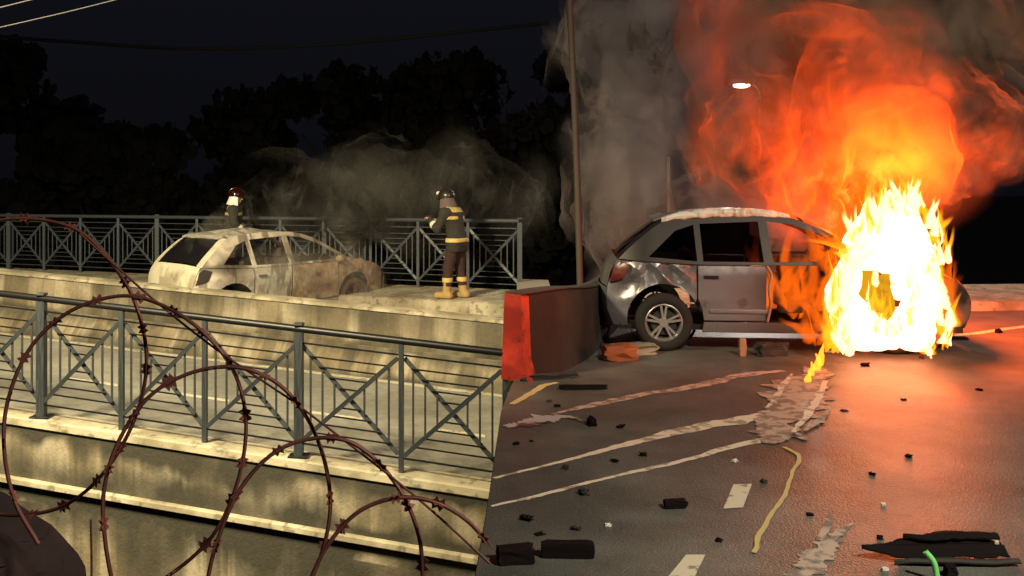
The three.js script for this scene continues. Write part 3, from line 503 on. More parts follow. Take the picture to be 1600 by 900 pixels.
  const sheet = (px, py0, h, w, lean, dz, m) => { const py = Math.min(py0, 546); const v = new THREE.Mesh(sheets[Math.floor(R() * 4)], m), k = h / F * FD; v.name = 'flame'; v.position.set(X(px), Y(py), Z + dz); v.rotation.set(0.3 * (R() - 0.5), R() * 6.3, lean); v.scale.set(w / F * FD * 1.6, k, w / F * FD * 1.6); f.add(v); };
  rim.forEach(([px, py, l, h]) => {
    const out = clamp(l / 30, -0.7, 0.7); if (l < 0 && py > 360) px -= 12;
    for (let k = 0; k < 2; k++) sheet(px + 10 * (R() - 0.5) - l * 0.1, py + 22, h * (1.5 + 0.9 * R()), 24 + 14 * R(), -out * (0.5 + 0.6 * R()), -0.25, lickO);
    for (let k = 0; k < 4; k++) sheet(px + 16 * (R() - 0.5) - l * 0.3, py + 20 * R(), h * (0.9 + 0.8 * R()), 14 + 12 * R(), -out * (0.4 + 0.6 * R()), 0.15 + 0.15 * R(), lickY);
    for (let k = 0; k < 3; k++) sheet(px + 14 * (R() - 0.5) - l * 0.7, py + 16 * R(), h * (0.7 + 0.6 * R()), 12 + 10 * R(), -out * (0.4 + 0.5 * R()), 0.3 + 0.1 * R(), lickW);
  });
  for (let k = 0; k < 7; k++) sheet(1312 + 14 * R(), 398 - 14 * R(), 50 + 34 * R(), 12 + 8 * R(), 1.05 + 0.3 * R(), 0.15 + 0.1 * R(), k < 3 ? lickW : k < 5 ? lickY : lickO);
  for (let k = 0; k < 16; k++) sheet(1200 + 90 * R(), 515 - 50 * R(), 60 + 70 * R(), 26 + 20 * R(), 0.3 * (R() - 0.5), -0.75 + 0.3 * R(), lickO);  // flames added inside the cabin for the orange glow in the doorway
  for (let k = 0; k < 14; k++) sheet(1470 + 14 * R(), 530 - 60 * R(), 50 + 70 * R(), 24 + 14 * R(), -0.15, 0.1 * R(), lickO);
  for (let k = 0; k < 10; k++) sheet(1350 + 40 * R(), 505 - 20 * R(), 30 + 40 * R(), 12 + 8 * R(), 0.2 * (R() - 0.5), 0.12, lickY);
  const amber = new THREE.MeshBasicMaterial({ side: THREE.DoubleSide }); amber.color.setRGB(0.8, 0.36, 0.012);
  for (const [px, py] of [[1345, 498], [1350, 506], [1360, 512], [1372, 514], [1385, 510], [1396, 500], [1400, 480], [1402, 460], [1340, 475], [1338, 455], [1346, 440], [1396, 440]]) for (let k = 0; k < 2; k++) sheet(px + 8 * (R() - 0.5), py + 8 * R(), 22 + 26 * R(), 9 + 6 * R(), 0.4 * (R() - 0.5), 0.4, k ? lickW : lickY);
  [[1352, 505, 405, 17], [1372, 510, 400, 20], [1392, 505, 405, 17]].forEach(([px, y0, y1, w], i) => part(f, 'flame', tongue(V(X(px), Y(y0), Z - 0.12), (y0 - y1) / F * FD, w / F * FD, [0, 0], 400 + i), amber));
  for (const [px, py, rx, ry, n, sz, dz, m] of [[1290, 480, 24, 50, 8, 40, -0.4, orangeVeil], [1385, 295, 80, 26, 16, 56, -0.6, orangeVeil], [1335, 350, 40, 40, 8, 46, -0.5, orangeVeil], [1470, 420, 14, 60, 8, 44, -0.4, orangeVeil], [1365, 460, 16, 24, 8, 26, 0.02, holeVeil]]) for (let i = 0; i < n; i++) {
    const v = new THREE.Mesh(puffGeos[i % 3], m); v.name = 'flame_glow_veil'; v.position.set(X(px + (R() * 2 - 1) * rx), Y(py + (R() * 2 - 1) * ry), Z + dz + 0.1 * R()); v.rotation.set(R() * 6, R() * 6, R() * 6); v.scale.setScalar(sz / F * FD * (0.7 + 0.7 * R())); f.add(v);  // orange veils: soft halo of glow round the fire, made as self-lit sheets
  }
  const mk = (px, py, d, pw, rad) => { const l = new THREE.PointLight(new THREE.Color(...FIRE.color), pw); l.position.copy(P(px, py, d)); l.shadow.radius = rad; l.castShadow = true; l.name = 'fire_light'; scene.add(l); };
  mk(1390, 300, 11.3, FIRE.power, 20); mk(1400, 505, 9.7, FIRE.power * 0.06, 40);
  // small fire on the road and in the trail
  const s = thing('fire', 'small orange flames burning on the road at the head of the pale blot', 'fire');
  [[1282, 572, 536, 5], [1276, 580, 552, 6], [1268, 588, 565, 5], [1262, 598, 580, 5]].forEach(([px, y0, y1, w], i) => { const b = G(px, y0), k = -b.z / F; part(s, 'flame', tongue(b, (y0 - y1) * k, w * k, [0.02, 0], 120 + i), flameYellow); });
}

// clusters: [px, py, depth, half width px, half height px, half depth m, count, veil radius px]
function smoke(name, label, mat, clusters, seed) {
  const R = rng(seed), lists = [[], [], []];
  for (const [px, py, d, rx, ry, rd, n, s] of clusters) for (let i = 0; i < n; i++) {
    const u = R() * 2 - 1, a = R() * 2 * Math.PI, rr = Math.cbrt(R()), q = Math.sqrt(1 - u * u), c = P(px + rx * rr * q * Math.cos(a), py + ry * rr * q * Math.sin(a), d + rd * rr * u), k = s * 1.55 / F * d * (0.75 + 0.6 * R());
    lists[i % 3].push(new THREE.Matrix4().compose(c, new THREE.Quaternion().setFromEuler(new THREE.Euler(R() * 6.3, R() * 6.3, R() * 6.3)), V(k, k * (0.7 + 0.5 * R()), k)));
  }
  const o = new THREE.Group(); o.name = numbered(name); scene.add(o); tag(o, label, 'smoke'); o.userData.kind = 'stuff';
  lists.forEach((l, i) => { if (!l.length) return; const m = new THREE.InstancedMesh(puffGeos[i], mat, l.length); l.forEach((x, j) => m.setMatrixAt(j, x)); m.name = 'smoke_veil'; m.userData.kind = 'stuff'; shade(m); o.add(m); });
  return o;
}
const hot = smokeMat(0.4, 0.31, 0.22, 0.29);
smoke('smoke_plume', 'orange lit smoke plume billowing up from the burning silver car', hot, [
  [1380, 255, 12.3, 110, 60, 0.5, 44, 90], [1320, 170, 12.5, 190, 90, 0.6, 70, 120], [1450, 170, 12.4, 110, 100, 0.5, 46, 105], [1545, 205, 12.4, 55, 40, 0.4, 30, 60], [1340, 40, 12.7, 220, 80, 0.7, 60, 140], [1490, 275, 12.3, 45, 26, 0.3, 20, 46], [1190, 235, 12.5, 90, 65, 0.4, 40, 85], [1560, 90, 12.9, 90, 90, 0.6, 24, 110], [1275, 325, 11.9, 60, 40, 0.3, 24, 55],
], 41);
smoke('smoke_plume', 'dim red smoke hanging in the missing front door of the silver car', hot, [[1240, 430, 11.2, 55, 60, 0.2, 14, 45]], 42);
smoke('smoke_plume', 'grey brown smoke drifting above and behind the silver car, left of the orange plume', smokeMat(0.36, 0.31, 0.3, 0.25), [
  [1000, 50, 15.8, 90, 80, 0.7, 50, 110], [1110, 90, 15.0, 100, 90, 0.5, 26, 115], [985, 270, 16.5, 55, 190, 0.7, 56, 85], [1090, 340, 16, 150, 90, 0.6, 40, 100],
], 43);
smoke('smoke_plume', 'pale steam drifting up behind the burnt car between the two firefighters', smokeMat(0.5, 0.49, 0.46, 0.05), [
  [520, 320, 18.6, 110, 40, 0.4, 50, 75], [660, 295, 18.9, 130, 50, 0.4, 56, 85], [780, 315, 18.7, 50, 45, 0.3, 20, 70], [380, 345, 18.2, 60, 22, 0.3, 14, 40],
], 47);
smoke('smoke_plume', 'thin steam hanging over the side of the burnt car', smokeMat(0.5, 0.48, 0.43, 0.12), [
  [440, 430, 15.9, 110, 38, 0.2, 30, 46], [540, 430, 16.2, 70, 40, 0.3, 22, 46], [350, 375, 16.2, 60, 25, 0.2, 14, 38],
], 53);

// ---------------------------------------------------------------- firefighters
function surfaceNet(f, lo, hi, cell) {
  const n = [0, 1, 2].map((i) => Math.ceil((hi[i] - lo[i]) / cell) + 1), [nx, ny, nz] = n, val = new Float32Array(nx * ny * nz), id = new Int32Array(nx * ny * nz).fill(-1), pos = [], idx = [], I = (x, y, z) => x + nx * (y + ny * z);
  for (let z = 0; z < nz; z++) for (let y = 0; y < ny; y++) for (let x = 0; x < nx; x++) val[I(x, y, z)] = f(lo[0] + x * cell, lo[1] + y * cell, lo[2] + z * cell);
  for (let z = 0; z + 1 < nz; z++) for (let y = 0; y + 1 < ny; y++) for (let x = 0; x + 1 < nx; x++) {
    let s = [0, 0, 0], c = 0;
    const e = (x0, y0, z0, x1, y1, z1) => { const a = val[I(x + x0, y + y0, z + z0)], b = val[I(x + x1, y + y1, z + z1)]; if ((a < 0) !== (b < 0)) { const t = a / (a - b); s[0] += x0 + (x1 - x0) * t; s[1] += y0 + (y1 - y0) * t; s[2] += z0 + (z1 - z0) * t; c++; } };
    for (let a = 0; a < 2; a++) for (let b = 0; b < 2; b++) { e(0, a, b, 1, a, b); e(a, 0, b, a, 1, b); e(a, b, 0, a, b, 1); }
    if (c) { id[I(x, y, z)] = pos.length / 3; pos.push(lo[0] + (x + s[0] / c) * cell, lo[1] + (y + s[1] / c) * cell, lo[2] + (z + s[2] / c) * cell); }
  }
  for (let z = 1; z + 1 < nz; z++) for (let y = 1; y + 1 < ny; y++) for (let x = 1; x + 1 < nx; x++) {
    const a = val[I(x, y, z)] < 0;
    const q = (i, j, k, l, flip) => { if (i < 0 || j < 0 || k < 0 || l < 0) return; flip ? idx.push(i, j, k, i, k, l) : idx.push(i, k, j, i, l, k); };
    if (a !== (val[I(x + 1, y, z)] < 0)) q(id[I(x, y - 1, z - 1)], id[I(x, y, z - 1)], id[I(x, y, z)], id[I(x, y - 1, z)], a);
    if (a !== (val[I(x, y + 1, z)] < 0)) q(id[I(x - 1, y, z - 1)], id[I(x - 1, y, z)], id[I(x, y, z)], id[I(x, y, z - 1)], a);
    if (a !== (val[I(x, y, z + 1)] < 0)) q(id[I(x - 1, y - 1, z)], id[I(x, y - 1, z)], id[I(x, y, z)], id[I(x - 1, y, z)], a);
  }
  const g = new THREE.BufferGeometry(); g.setAttribute('position', new THREE.Float32BufferAttribute(pos, 3)); g.setIndex(idx); g.computeVertexNormals();
  const uv = []; for (let i = 0; i < pos.length; i += 3) uv.push(pos[i] + pos[i + 2], pos[i + 1]); g.setAttribute('uv', new THREE.Float32BufferAttribute(uv, 2));
  return g;
}
function capsules(list, k = 0.03) { // [ax, ay, az, bx, by, bz, ra, rb]
  return (x, y, z) => {
    let d = 9;
    for (const [ax, ay, az, bx, by, bz, ra, rb] of list) {
      const ux = bx - ax, uy = by - ay, uz = bz - az, t = clamp(((x - ax) * ux + (y - ay) * uy + (z - az) * uz) / (ux * ux + uy * uy + uz * uz + 1e-9)), e = Math.hypot(x - ax - ux * t, y - ay - uy * t, z - az - uz * t) - lerp(ra, rb, t), h = clamp(0.5 + 0.5 * (d - e) / k);
      d = lerp(d, e, h) - k * h * (1 - h);
    }
    return d;
  };
}
const boundsOf = (list, m) => { const lo = [9, 9, 9], hi = [-9, -9, -9]; for (const b of list) for (let i = 0; i < 3; i++) { const r = Math.max(b[6], b[7]) + m; lo[i] = Math.min(lo[i], b[i] - r, b[3 + i] - r); hi[i] = Math.max(hi[i], b[i] + r, b[3 + i] + r); } return [lo, hi]; };
const seg = (a, b, ra, rb) => [...a, ...b, ra, rb];
const grow = (list, r) => list.map((b) => [...b.slice(0, 6), b[6] + r, b[7] + r]);
const skin = std(0.5, 0.27, 0.2, 0.6), cloth = std(1, 1, 1, 0.9, 0, { map: tex(256, 256, (u, v) => mix3([0.02, 0.019, 0.017], [0.045, 0.04, 0.034], per(u, v, 10, 201))) });
const trouserCloth = std(0.04, 0.022, 0.018, 0.9), bandMat = std(0.6, 0.48, 0.15, 0.5), silverBand = std(0.7, 0.68, 0.55, 0.4), bootMat = std(0.42, 0.29, 0.11, 0.75), bootDark = std(0.03, 0.028, 0.025, 0.6);
// the person looks along +z; J holds the joints
function person(label, J, look) {
  const p = thing('person', label, 'person');
  const legs = [], arms = [], hands = [];
  for (const s of ['l', 'r']) {
    legs.push(seg(J['hip_' + s], J['knee_' + s], 0.088, 0.06), seg(J['knee_' + s], J['ankle_' + s], 0.058, 0.042));
    arms.push(seg(J['sho_' + s], J['elb_' + s], 0.058, 0.045), seg(J['elb_' + s], J['wri_' + s], 0.044, 0.03));
  }
  const feet = ['l', 'r'].map((s) => seg([J['ankle_' + s][0], 0.05, J['ankle_' + s][2] - 0.05], [J['ankle_' + s][0] + (s === 'l' ? 0.03 : -0.03), 0.045, J['ankle_' + s][2] + 0.17], 0.045, 0.036));
  const torso = [seg(J.hip_l, J.hip_r, 0.1, 0.1), seg(J.pelvis, J.chest, 0.125, 0.135), seg(J.sho_l, J.sho_r, 0.075, 0.075), seg([J.chest[0] + 0.06, J.chest[1], J.chest[2]], [J.chest[0] - 0.06, J.chest[1], J.chest[2]], 0.12, 0.12), seg(J.chest, J.neck, 0.11, 0.06)];
  const [hx, hy, hz] = J.head;
  const neck = [seg(J.neck, [hx, hy - 0.06, hz - 0.02], 0.056, 0.052)];
  const all = [...torso, ...legs, ...arms, ...feet, ...neck], bodyF = capsules(all, 0.03);
  const geos = [surfaceNet(bodyF, ...boundsOf(all, 0.04), 0.016)];
  // head with a face, turned by `look` about its own axis
  const hc = [seg([0, 0.04, -0.015], [0, 0.03, -0.005], 0.098, 0.092), seg([0, -0.02, 0.02], [0, -0.085, 0.045], 0.07, 0.042), seg([0, 0.005, 0.088], [0, -0.03, 0.108], 0.011, 0.016), seg([-0.022, -0.066, 0.084], [0.022, -0.066, 0.084], 0.009, 0.009), seg([-0.045, 0.028, 0.082], [0.045, 0.028, 0.082], 0.013, 0.013), seg([0.088, 0.0, 0], [0.094, -0.03, -0.005], 0.018, 0.012), seg([-0.088, 0.0, 0], [-0.094, -0.03, -0.005], 0.018, 0.012), seg([0, -0.05, 0], [0, -0.14, -0.02], 0.055, 0.055)];
  const hf = capsules(hc, 0.018), eyes = (x, y, z) => Math.max(hf(x, y, z), 0.012 - Math.hypot(Math.abs(x) - 0.033, y - 0.004, z - 0.094));
  const place = (g) => { g.rotateX(look[0]); g.rotateY(look[1]); g.translate(hx, hy, hz); return g; };
  geos.push(place(surfaceNet(eyes, ...boundsOf(hc, 0.03), 0.006)));
  for (const s of ['l', 'r']) { // palm, four bent fingers, thumb
    const w = V(...J['wri_' + s]), e = V(...J['elb_' + s]), dir = w.clone().sub(e).normalize(), sx = s === 'l' ? 1 : -1, across = V(0, 1, 0).cross(dir).normalize().multiplyScalar(sx), up = dir.clone().cross(across).normalize().multiplyScalar(sx), at = (a, b, c) => { const q = w.clone().addScaledVector(dir, a).addScaledVector(across, b).addScaledVector(up, c); return [q.x, q.y, q.z]; };
    const h = [seg(at(-0.02, 0, 0), at(0.03, 0, 0), 0.027, 0.024), seg(at(0.04, -0.022, 0), at(0.075, -0.026, 0), 0.016, 0.015), seg(at(0.04, 0.02, 0), at(0.08, 0.02, 0), 0.016, 0.015), seg(at(0.04, 0, 0), at(0.08, 0, 0), 0.017, 0.015)];
    [[-0.033, 0.9], [-0.011, 1.05], [0.011, 1.0], [0.032, 0.8]].forEach(([b, l]) => { h.push(seg(at(0.085, b, 0), at(0.085 + 0.036 * l, b, -0.012), 0.0095, 0.009), seg(at(0.085 + 0.036 * l, b, -0.012), at(0.085 + 0.05 * l, b, -0.036 * l), 0.009, 0.0085), seg(at(0.085 + 0.05 * l, b, -0.036 * l), at(0.085 + 0.046 * l, b * 0.95, -0.056 * l), 0.0085, 0.008)); });
    h.push(seg(at(0.02, -0.025, -0.006), at(0.05, -0.05, -0.02), 0.014, 0.011), seg(at(0.05, -0.05, -0.02), at(0.078, -0.052, -0.036), 0.011, 0.009));
    hands.push(surfaceNet(capsules(h, 0.006), ...boundsOf(h, 0.012), 0.005));
  }
  geos.push(...hands);
  part(p, 'body', mergeGeometries(geos), skin);
  // clothing: the same skeleton, wider, cut at cuffs, hem and collar
  const jb = [...grow(torso.slice(1), 0.03), ...grow(arms, 0.028), seg(J.hip_l, J.hip_r, 0.135, 0.135), seg([J.hip_l[0], J.hip_l[1] - 0.1, J.hip_l[2]], [J.hip_r[0], J.hip_r[1] - 0.1, J.hip_r[2]], 0.13, 0.13)];
  const jf0 = capsules(jb, 0.05), cuff = (x, y, z) => { let d = -9; for (const s of ['l', 'r']) d = Math.max(d, 0.075 - Math.hypot(x - J['wri_' + s][0], y - J['wri_' + s][1], z - J['wri_' + s][2]) - 0.03); return d; };
  const fold = (x, y, z) => 0.012 * (noise3(x * 14, y * 20, z * 14) - 0.5) + 0.006 * (noise3(x * 40, y * 40, z * 40) - 0.5);
  const jf = (x, y, z) => Math.max(jf0(x, y, z) + fold(x, y, z), 0.78 - y, cuff(x, y, z), y - J.neck[1] - 0.04);
  const [jlo, jhi] = boundsOf(jb, 0.04);
  const jacket = part(p, 'jacket', surfaceNet(jf, jlo, jhi, 0.014), cloth);
  const cut = (extra, fn, cell = 0.012) => surfaceNet((x, y, z) => Math.max(jf0(x, y, z) + fold(x, y, z) - 0.009, -(jf0(x, y, z) + fold(x, y, z)) - 0.012, fn(x, y, z)), jlo, jhi, cell);
  const near = (c, r) => (x, y, z) => Math.hypot(x - c[0], y - c[1], z - c[2]) - r;
  part(jacket, 'reflective_band', cut(0, (x, y, z) => Math.max(Math.abs(y - 0.98) - 0.036, Math.hypot(x, z - J.pelvis[2]) - 0.3)), bandMat);
  const chestBand = (x, y, z) => Math.max(Math.abs(y - (J.chest[1] + 0.02)) - 0.03, Math.hypot(x - J.chest[0], z - J.chest[2]) - 0.24);
  part(jacket, 'reflective_band', cut(0, (x, y, z) => Math.max(chestBand(x, y, z), 0.07 - Math.abs(x))), bandMat);
  part(jacket, 'back_patch', cut(0, (x, y, z) => Math.max(Math.abs(y - J.neck[1] + 0.03) - 0.05, Math.abs(x) - 0.15, z - J.neck[2] + 0.02)), bandMat);
  for (const s of ['l', 'r']) { const a = J['elb_' + s], b = J['wri_' + s]; part(jacket, 'sleeve_band', cut(0, near([lerp(a[0], b[0], 0.45), lerp(a[1], b[1], 0.45), lerp(a[2], b[2], 0.45)], 0.078)), silverBand); }
  const tb = [...grow(legs, 0.03), ...grow(torso.slice(0, 1), 0.025)], tf0 = capsules(tb, 0.04), tf = (x, y, z) => Math.max(tf0(x, y, z) + fold(x, y, z), 0.2 - y), [tlo, thi] = boundsOf(tb, 0.04);
  const tr = part(p, 'trousers', surfaceNet(tf, tlo, thi, 0.014), trouserCloth);
  part(tr, 'reflective_band', surfaceNet((x, y, z) => Math.max(tf0(x, y, z) - 0.01, -tf0(x, y, z) - 0.014, Math.abs(y - 0.31) - 0.04), tlo, [thi[0], 0.45, thi[2]], 0.012), bandMat);
  for (const s of ['l', 'r']) { const k = s === 'l' ? 0 : 1, b = [...grow([feet[k]], 0.022), seg(J['ankle_' + s], [lerp(J['ankle_' + s][0], J['knee_' + s][0], 0.35), lerp(J['ankle_' + s][1], J['knee_' + s][1], 0.4), lerp(J['ankle_' + s][2], J['knee_' + s][2], 0.4)], 0.07, 0.075)], bf = capsules(b, 0.03); part(p, 'boot', surfaceNet((x, y, z) => Math.max(bf(x, y, z), 0.002 - y), ...boundsOf(b, 0.03), 0.012), J.bootDark && s === 'r' ? bootDark : bootMat); }
  // helmet with brim, neck guard
  const hm = [];
  const dome = new THREE.SphereGeometry(0.138, 28, 18, 0, Math.PI * 2, 0, Math.PI * 0.56); dome.scale(0.95, 1.0, 1.15); dome.translate(0, 0.045, -0.012); 
  const helmet = part(p, 'helmet', place(dome), J.helmetMat);
  const comb = new THREE.TorusGeometry(0.142, 0.012, 8, 24, Math.PI * 0.8); comb.rotateZ(Math.PI * 0.1); comb.rotateY(Math.PI / 2); comb.scale(1, 1, 1.12); comb.translate(0, 0.045, -0.012); part(helmet, 'helmet_comb', place(comb), J.helmetMat);
  const brim = new THREE.TorusGeometry(0.135, 0.014, 8, 32); brim.rotateX(Math.PI / 2); brim.scale(0.97, 0.8, 1.2); brim.translate(0, 0.026, 0.0); part(helmet, 'helmet_brim', place(brim), J.helmetMat);
  const gd = []; for (let i = 0; i <= 6; i++) gd.push(Array.from({ length: 15 }, (_, j) => { const a = lerp(-0.62, 0.62, j / 14) * Math.PI, t = i / 6; return V(Math.sin(a) * (0.12 + 0.035 * t), 0.02 - 0.17 * t, -Math.cos(a) * (0.125 + 0.05 * t) - 0.01); }));
  part(helmet, 'neck_guard', place(gridGeo(gd, (q) => [q.x, q.y])), J.guardMat);
  return p;
}
{
  const glossy = new THREE.MeshPhysicalMaterial({ color: 0x2a0806, roughness: 0.15, clearcoat: 1, clearcoatRoughness: 0.05, side: THREE.DoubleSide });
  const p1 = person('firefighter in dark suit with yellow bands and tan boots standing by the far railing', {
    pelvis: [0, 0.98, -0.03], chest: [0, 1.33, 0.06], neck: [0, 1.52, 0.13], head: [0, 1.66, 0.2],
    hip_l: [0.1, 0.94, -0.03], hip_r: [-0.1, 0.94, -0.03], knee_l: [0.13, 0.52, 0.06], knee_r: [-0.12, 0.52, 0.0], ankle_l: [0.15, 0.1, 0.08], ankle_r: [-0.13, 0.1, -0.07],
    sho_l: [0.19, 1.42, 0.08], sho_r: [-0.19, 1.42, 0.08], elb_l: [0.25, 1.17, 0.2], elb_r: [-0.24, 1.17, 0.18], wri_l: [0.15, 1.3, 0.42], wri_r: [-0.1, 1.28, 0.42],
    helmetMat: std(0.025, 0.02, 0.02, 0.3), guardMat: std(0.12, 0.09, 0.08, 0.8),
  }, [0.15, 0]);
  p1.position.copy(P(712, 280, 17)).setY(-0.2); p1.rotation.y = -Math.PI / 2 - 0.55; p1.scale.setScalar(1.05);
  const highlightGeo = new THREE.CylinderGeometry(0.03, 0.04, 0.06, 16); highlightGeo.rotateX(Math.PI / 2); highlightGeo.translate(0.0, 1.76, 0.35); part(p1, 'helmet_highlight', highlightGeo, std(0.85, 0.83, 0.78, 0.3));  // pale disc added as the white highlight on the helmet front
  const rad = new RoundedBoxGeometry(0.16, 0.1, 0.07, 2, 0.02); rad.translate(0.02, 1.33, 0.53); part(p1, 'held_nozzle', rad, bootDark);
  const p2 = person('firefighter behind the burnt car, only helmet, white neck guard and shoulders in view', {
    pelvis: [0, 0.98, 0], chest: [0, 1.34, 0.02], neck: [0, 1.53, 0.04], head: [0, 1.68, 0.07],
    hip_l: [0.1, 0.94, 0], hip_r: [-0.1, 0.94, 0], knee_l: [0.12, 0.52, 0.03], knee_r: [-0.12, 0.52, 0.03], ankle_l: [0.14, 0.1, 0], ankle_r: [-0.13, 0.1, 0.02],
    sho_l: [0.19, 1.43, 0.02], sho_r: [-0.19, 1.43, 0.02], elb_l: [0.25, 1.17, 0.06], elb_r: [-0.24, 1.17, 0.06], wri_l: [0.18, 1.0, 0.26], wri_r: [-0.17, 1.0, 0.26],
    helmetMat: glossy, guardMat: std(0.85, 0.84, 0.8, 0.5),
  }, [0.1, 0]);
  p2.position.copy(P(364, 280, 19.4)).setY(-0.2); p2.rotation.y = 1.75; p2.scale.setScalar(1.03);
}

// ---------------------------------------------------------------- razor wire in the foreground, and the dark wall corner
{
  const wire = thing('razor_wire', 'rusty coil of razor wire looping across the foreground on the left', 'razor wire');
  const curve = (pts) => new THREE.CatmullRomCurve3(pts.map(([x, y, d]) => P(x, y, d)), false, 'centripetal');
  const loops = [
    [[-40, 352, 3.1], [20, 342, 3.1], [75, 345, 3.1], [128, 364, 3.08], [172, 408, 3.05], [210, 470, 3.0], [229, 555, 2.98], [216, 640, 2.98], [165, 735, 3.0], [100, 790, 3.05], [30, 805, 3.1], [-40, 798, 3.15]],
    [[60, 850, 2.8], [22, 780, 2.82], [6, 690, 2.85], [14, 620, 2.88], [50, 540, 2.9], [112, 485, 2.92], [195, 462, 2.93], [260, 480, 2.92], [318, 520, 2.9], [365, 580, 2.88], [384, 655, 2.86], [372, 750, 2.85], [330, 840, 2.85], [255, 905, 2.86], [200, 930, 2.88]],
    [[180, 930, 2.7], [165, 850, 2.7], [162, 770, 2.72], [185, 690, 2.74], [235, 618, 2.76], [300, 582, 2.78], [370, 574, 2.8], [432, 598, 2.8], [478, 650, 2.78], [507, 720, 2.76], [516, 795, 2.74], [504, 860, 2.72], [480, 920, 2.7]],
    [[318, 935, 2.62], [338, 850, 2.62], [378, 760, 2.64], [432, 705, 2.66], [490, 685, 2.68], [545, 690, 2.68], [590, 722, 2.68], [630, 775, 2.66], [655, 840, 2.64], [662, 930, 2.62]],
    [[478, 920, 2.55], [512, 852, 2.56], [560, 800, 2.57], [620, 778, 2.58], [680, 785, 2.58], [728, 812, 2.58], [760, 845, 2.57]],
  ];
  const bladeShape = new THREE.Shape([[-0.03, 0.0], [-0.012, 0.006], [-0.008, 0.017], [0, 0.007], [0.009, 0.016], [0.012, 0.005], [0.03, 0.002], [0.012, -0.005], [0.008, -0.017], [0, -0.007], [-0.009, -0.016], [-0.012, -0.006]].map(([x, y]) => new THREE.Vector2(x, y)));
  const blade = new THREE.ExtrudeGeometry(bladeShape, { depth: 0.0016, bevelEnabled: false });
  blade.rotateX(0.3);
  const R = rng(77);
  loops.forEach((l, li) => {
    const c = curve(l), loop = part(wire, 'wire_loop', new THREE.TubeGeometry(c, l.length * 10, 0.006, 7, false), rust), L = c.getLength();
    for (let s = 0.12 + 0.1 * R(); s < L; s += 0.115 + 0.05 * R()) {
      const p = c.getPointAt(s / L), d = c.getTangentAt(s / L);
      for (const tw of [R() * 3, R() * 3]) {
        const m = shade(new THREE.Mesh(blade, rust)); m.name = 'barb';
        const side = V(0.3, 0.2, 1).cross(d).normalize(), nrm = d.clone().cross(side).normalize();
        m.quaternion.setFromRotationMatrix(new THREE.Matrix4().makeBasis(d, side, nrm)); m.rotateX(tw); m.position.copy(p); const k = 0.95 + 0.55 * R(); m.scale.set(k, k, 1); loop.add(m);
      }
    }
  });
  for (const s of [[[125, 365, 3.05], [180, 415, 3.0], [240, 468, 2.95], [330, 540, 2.9], [455, 625, 2.8]], [[455, 625, 2.8], [560, 705, 2.7], [660, 785, 2.62], [765, 880, 2.55]], [[142, 812, 2.95], [143, 870, 2.95], [143, 930, 2.95]]]) part(wire, 'tension_wire', new THREE.TubeGeometry(curve(s), 24, 0.0034, 6, false), rust);
  // dark sloping wall top that the wire is fixed to
  const sh = new THREE.Shape([[-2.0, 0.32], [-1.65, 0.24], [-1.42, 0.1], [-1.25, -0.02], [-1.12, -0.16], [-1.0, -1.6], [-2.0, -1.6]].map(([x, y]) => new THREE.Vector2(x, y)));
  const g = new THREE.ExtrudeGeometry(sh, { depth: 0.5, bevelEnabled: true, bevelSize: 0.02, bevelThickness: 0.02, bevelSegments: 3 });
  const g2 = new TessellateModifier(0.05, 6).modify(flat(g)); placeOn(g2, (v) => { const n = fbm(v.x * 8, v.y * 8, v.z * 8, 3) - 0.5; v.y += 0.05 * n; v.x += 0.03 * n; }); g2.translate(-0.5, 0.6, -3.6); 
  const uv = []; for (let i = 0; i < g2.attributes.position.count; i++) uv.push(g2.attributes.position.getX(i), g2.attributes.position.getY(i)); g2.setAttribute('uv', new THREE.Float32BufferAttribute(uv, 2)); g2.computeVertexNormals();
  soloThing('wall_end', toCreasedNormals(g2, 0.8), std(1, 1, 1, 0.95, 0, { map: tex(256, 256, (u, v) => mix3([0.006, 0.004, 0.004], [0.02, 0.012, 0.012], sstep(0.4, 0.75, per(u, v, 8, 211)))) }), 'dark sloping end of a wall in the bottom left corner below the razor wire', 'wall');
}

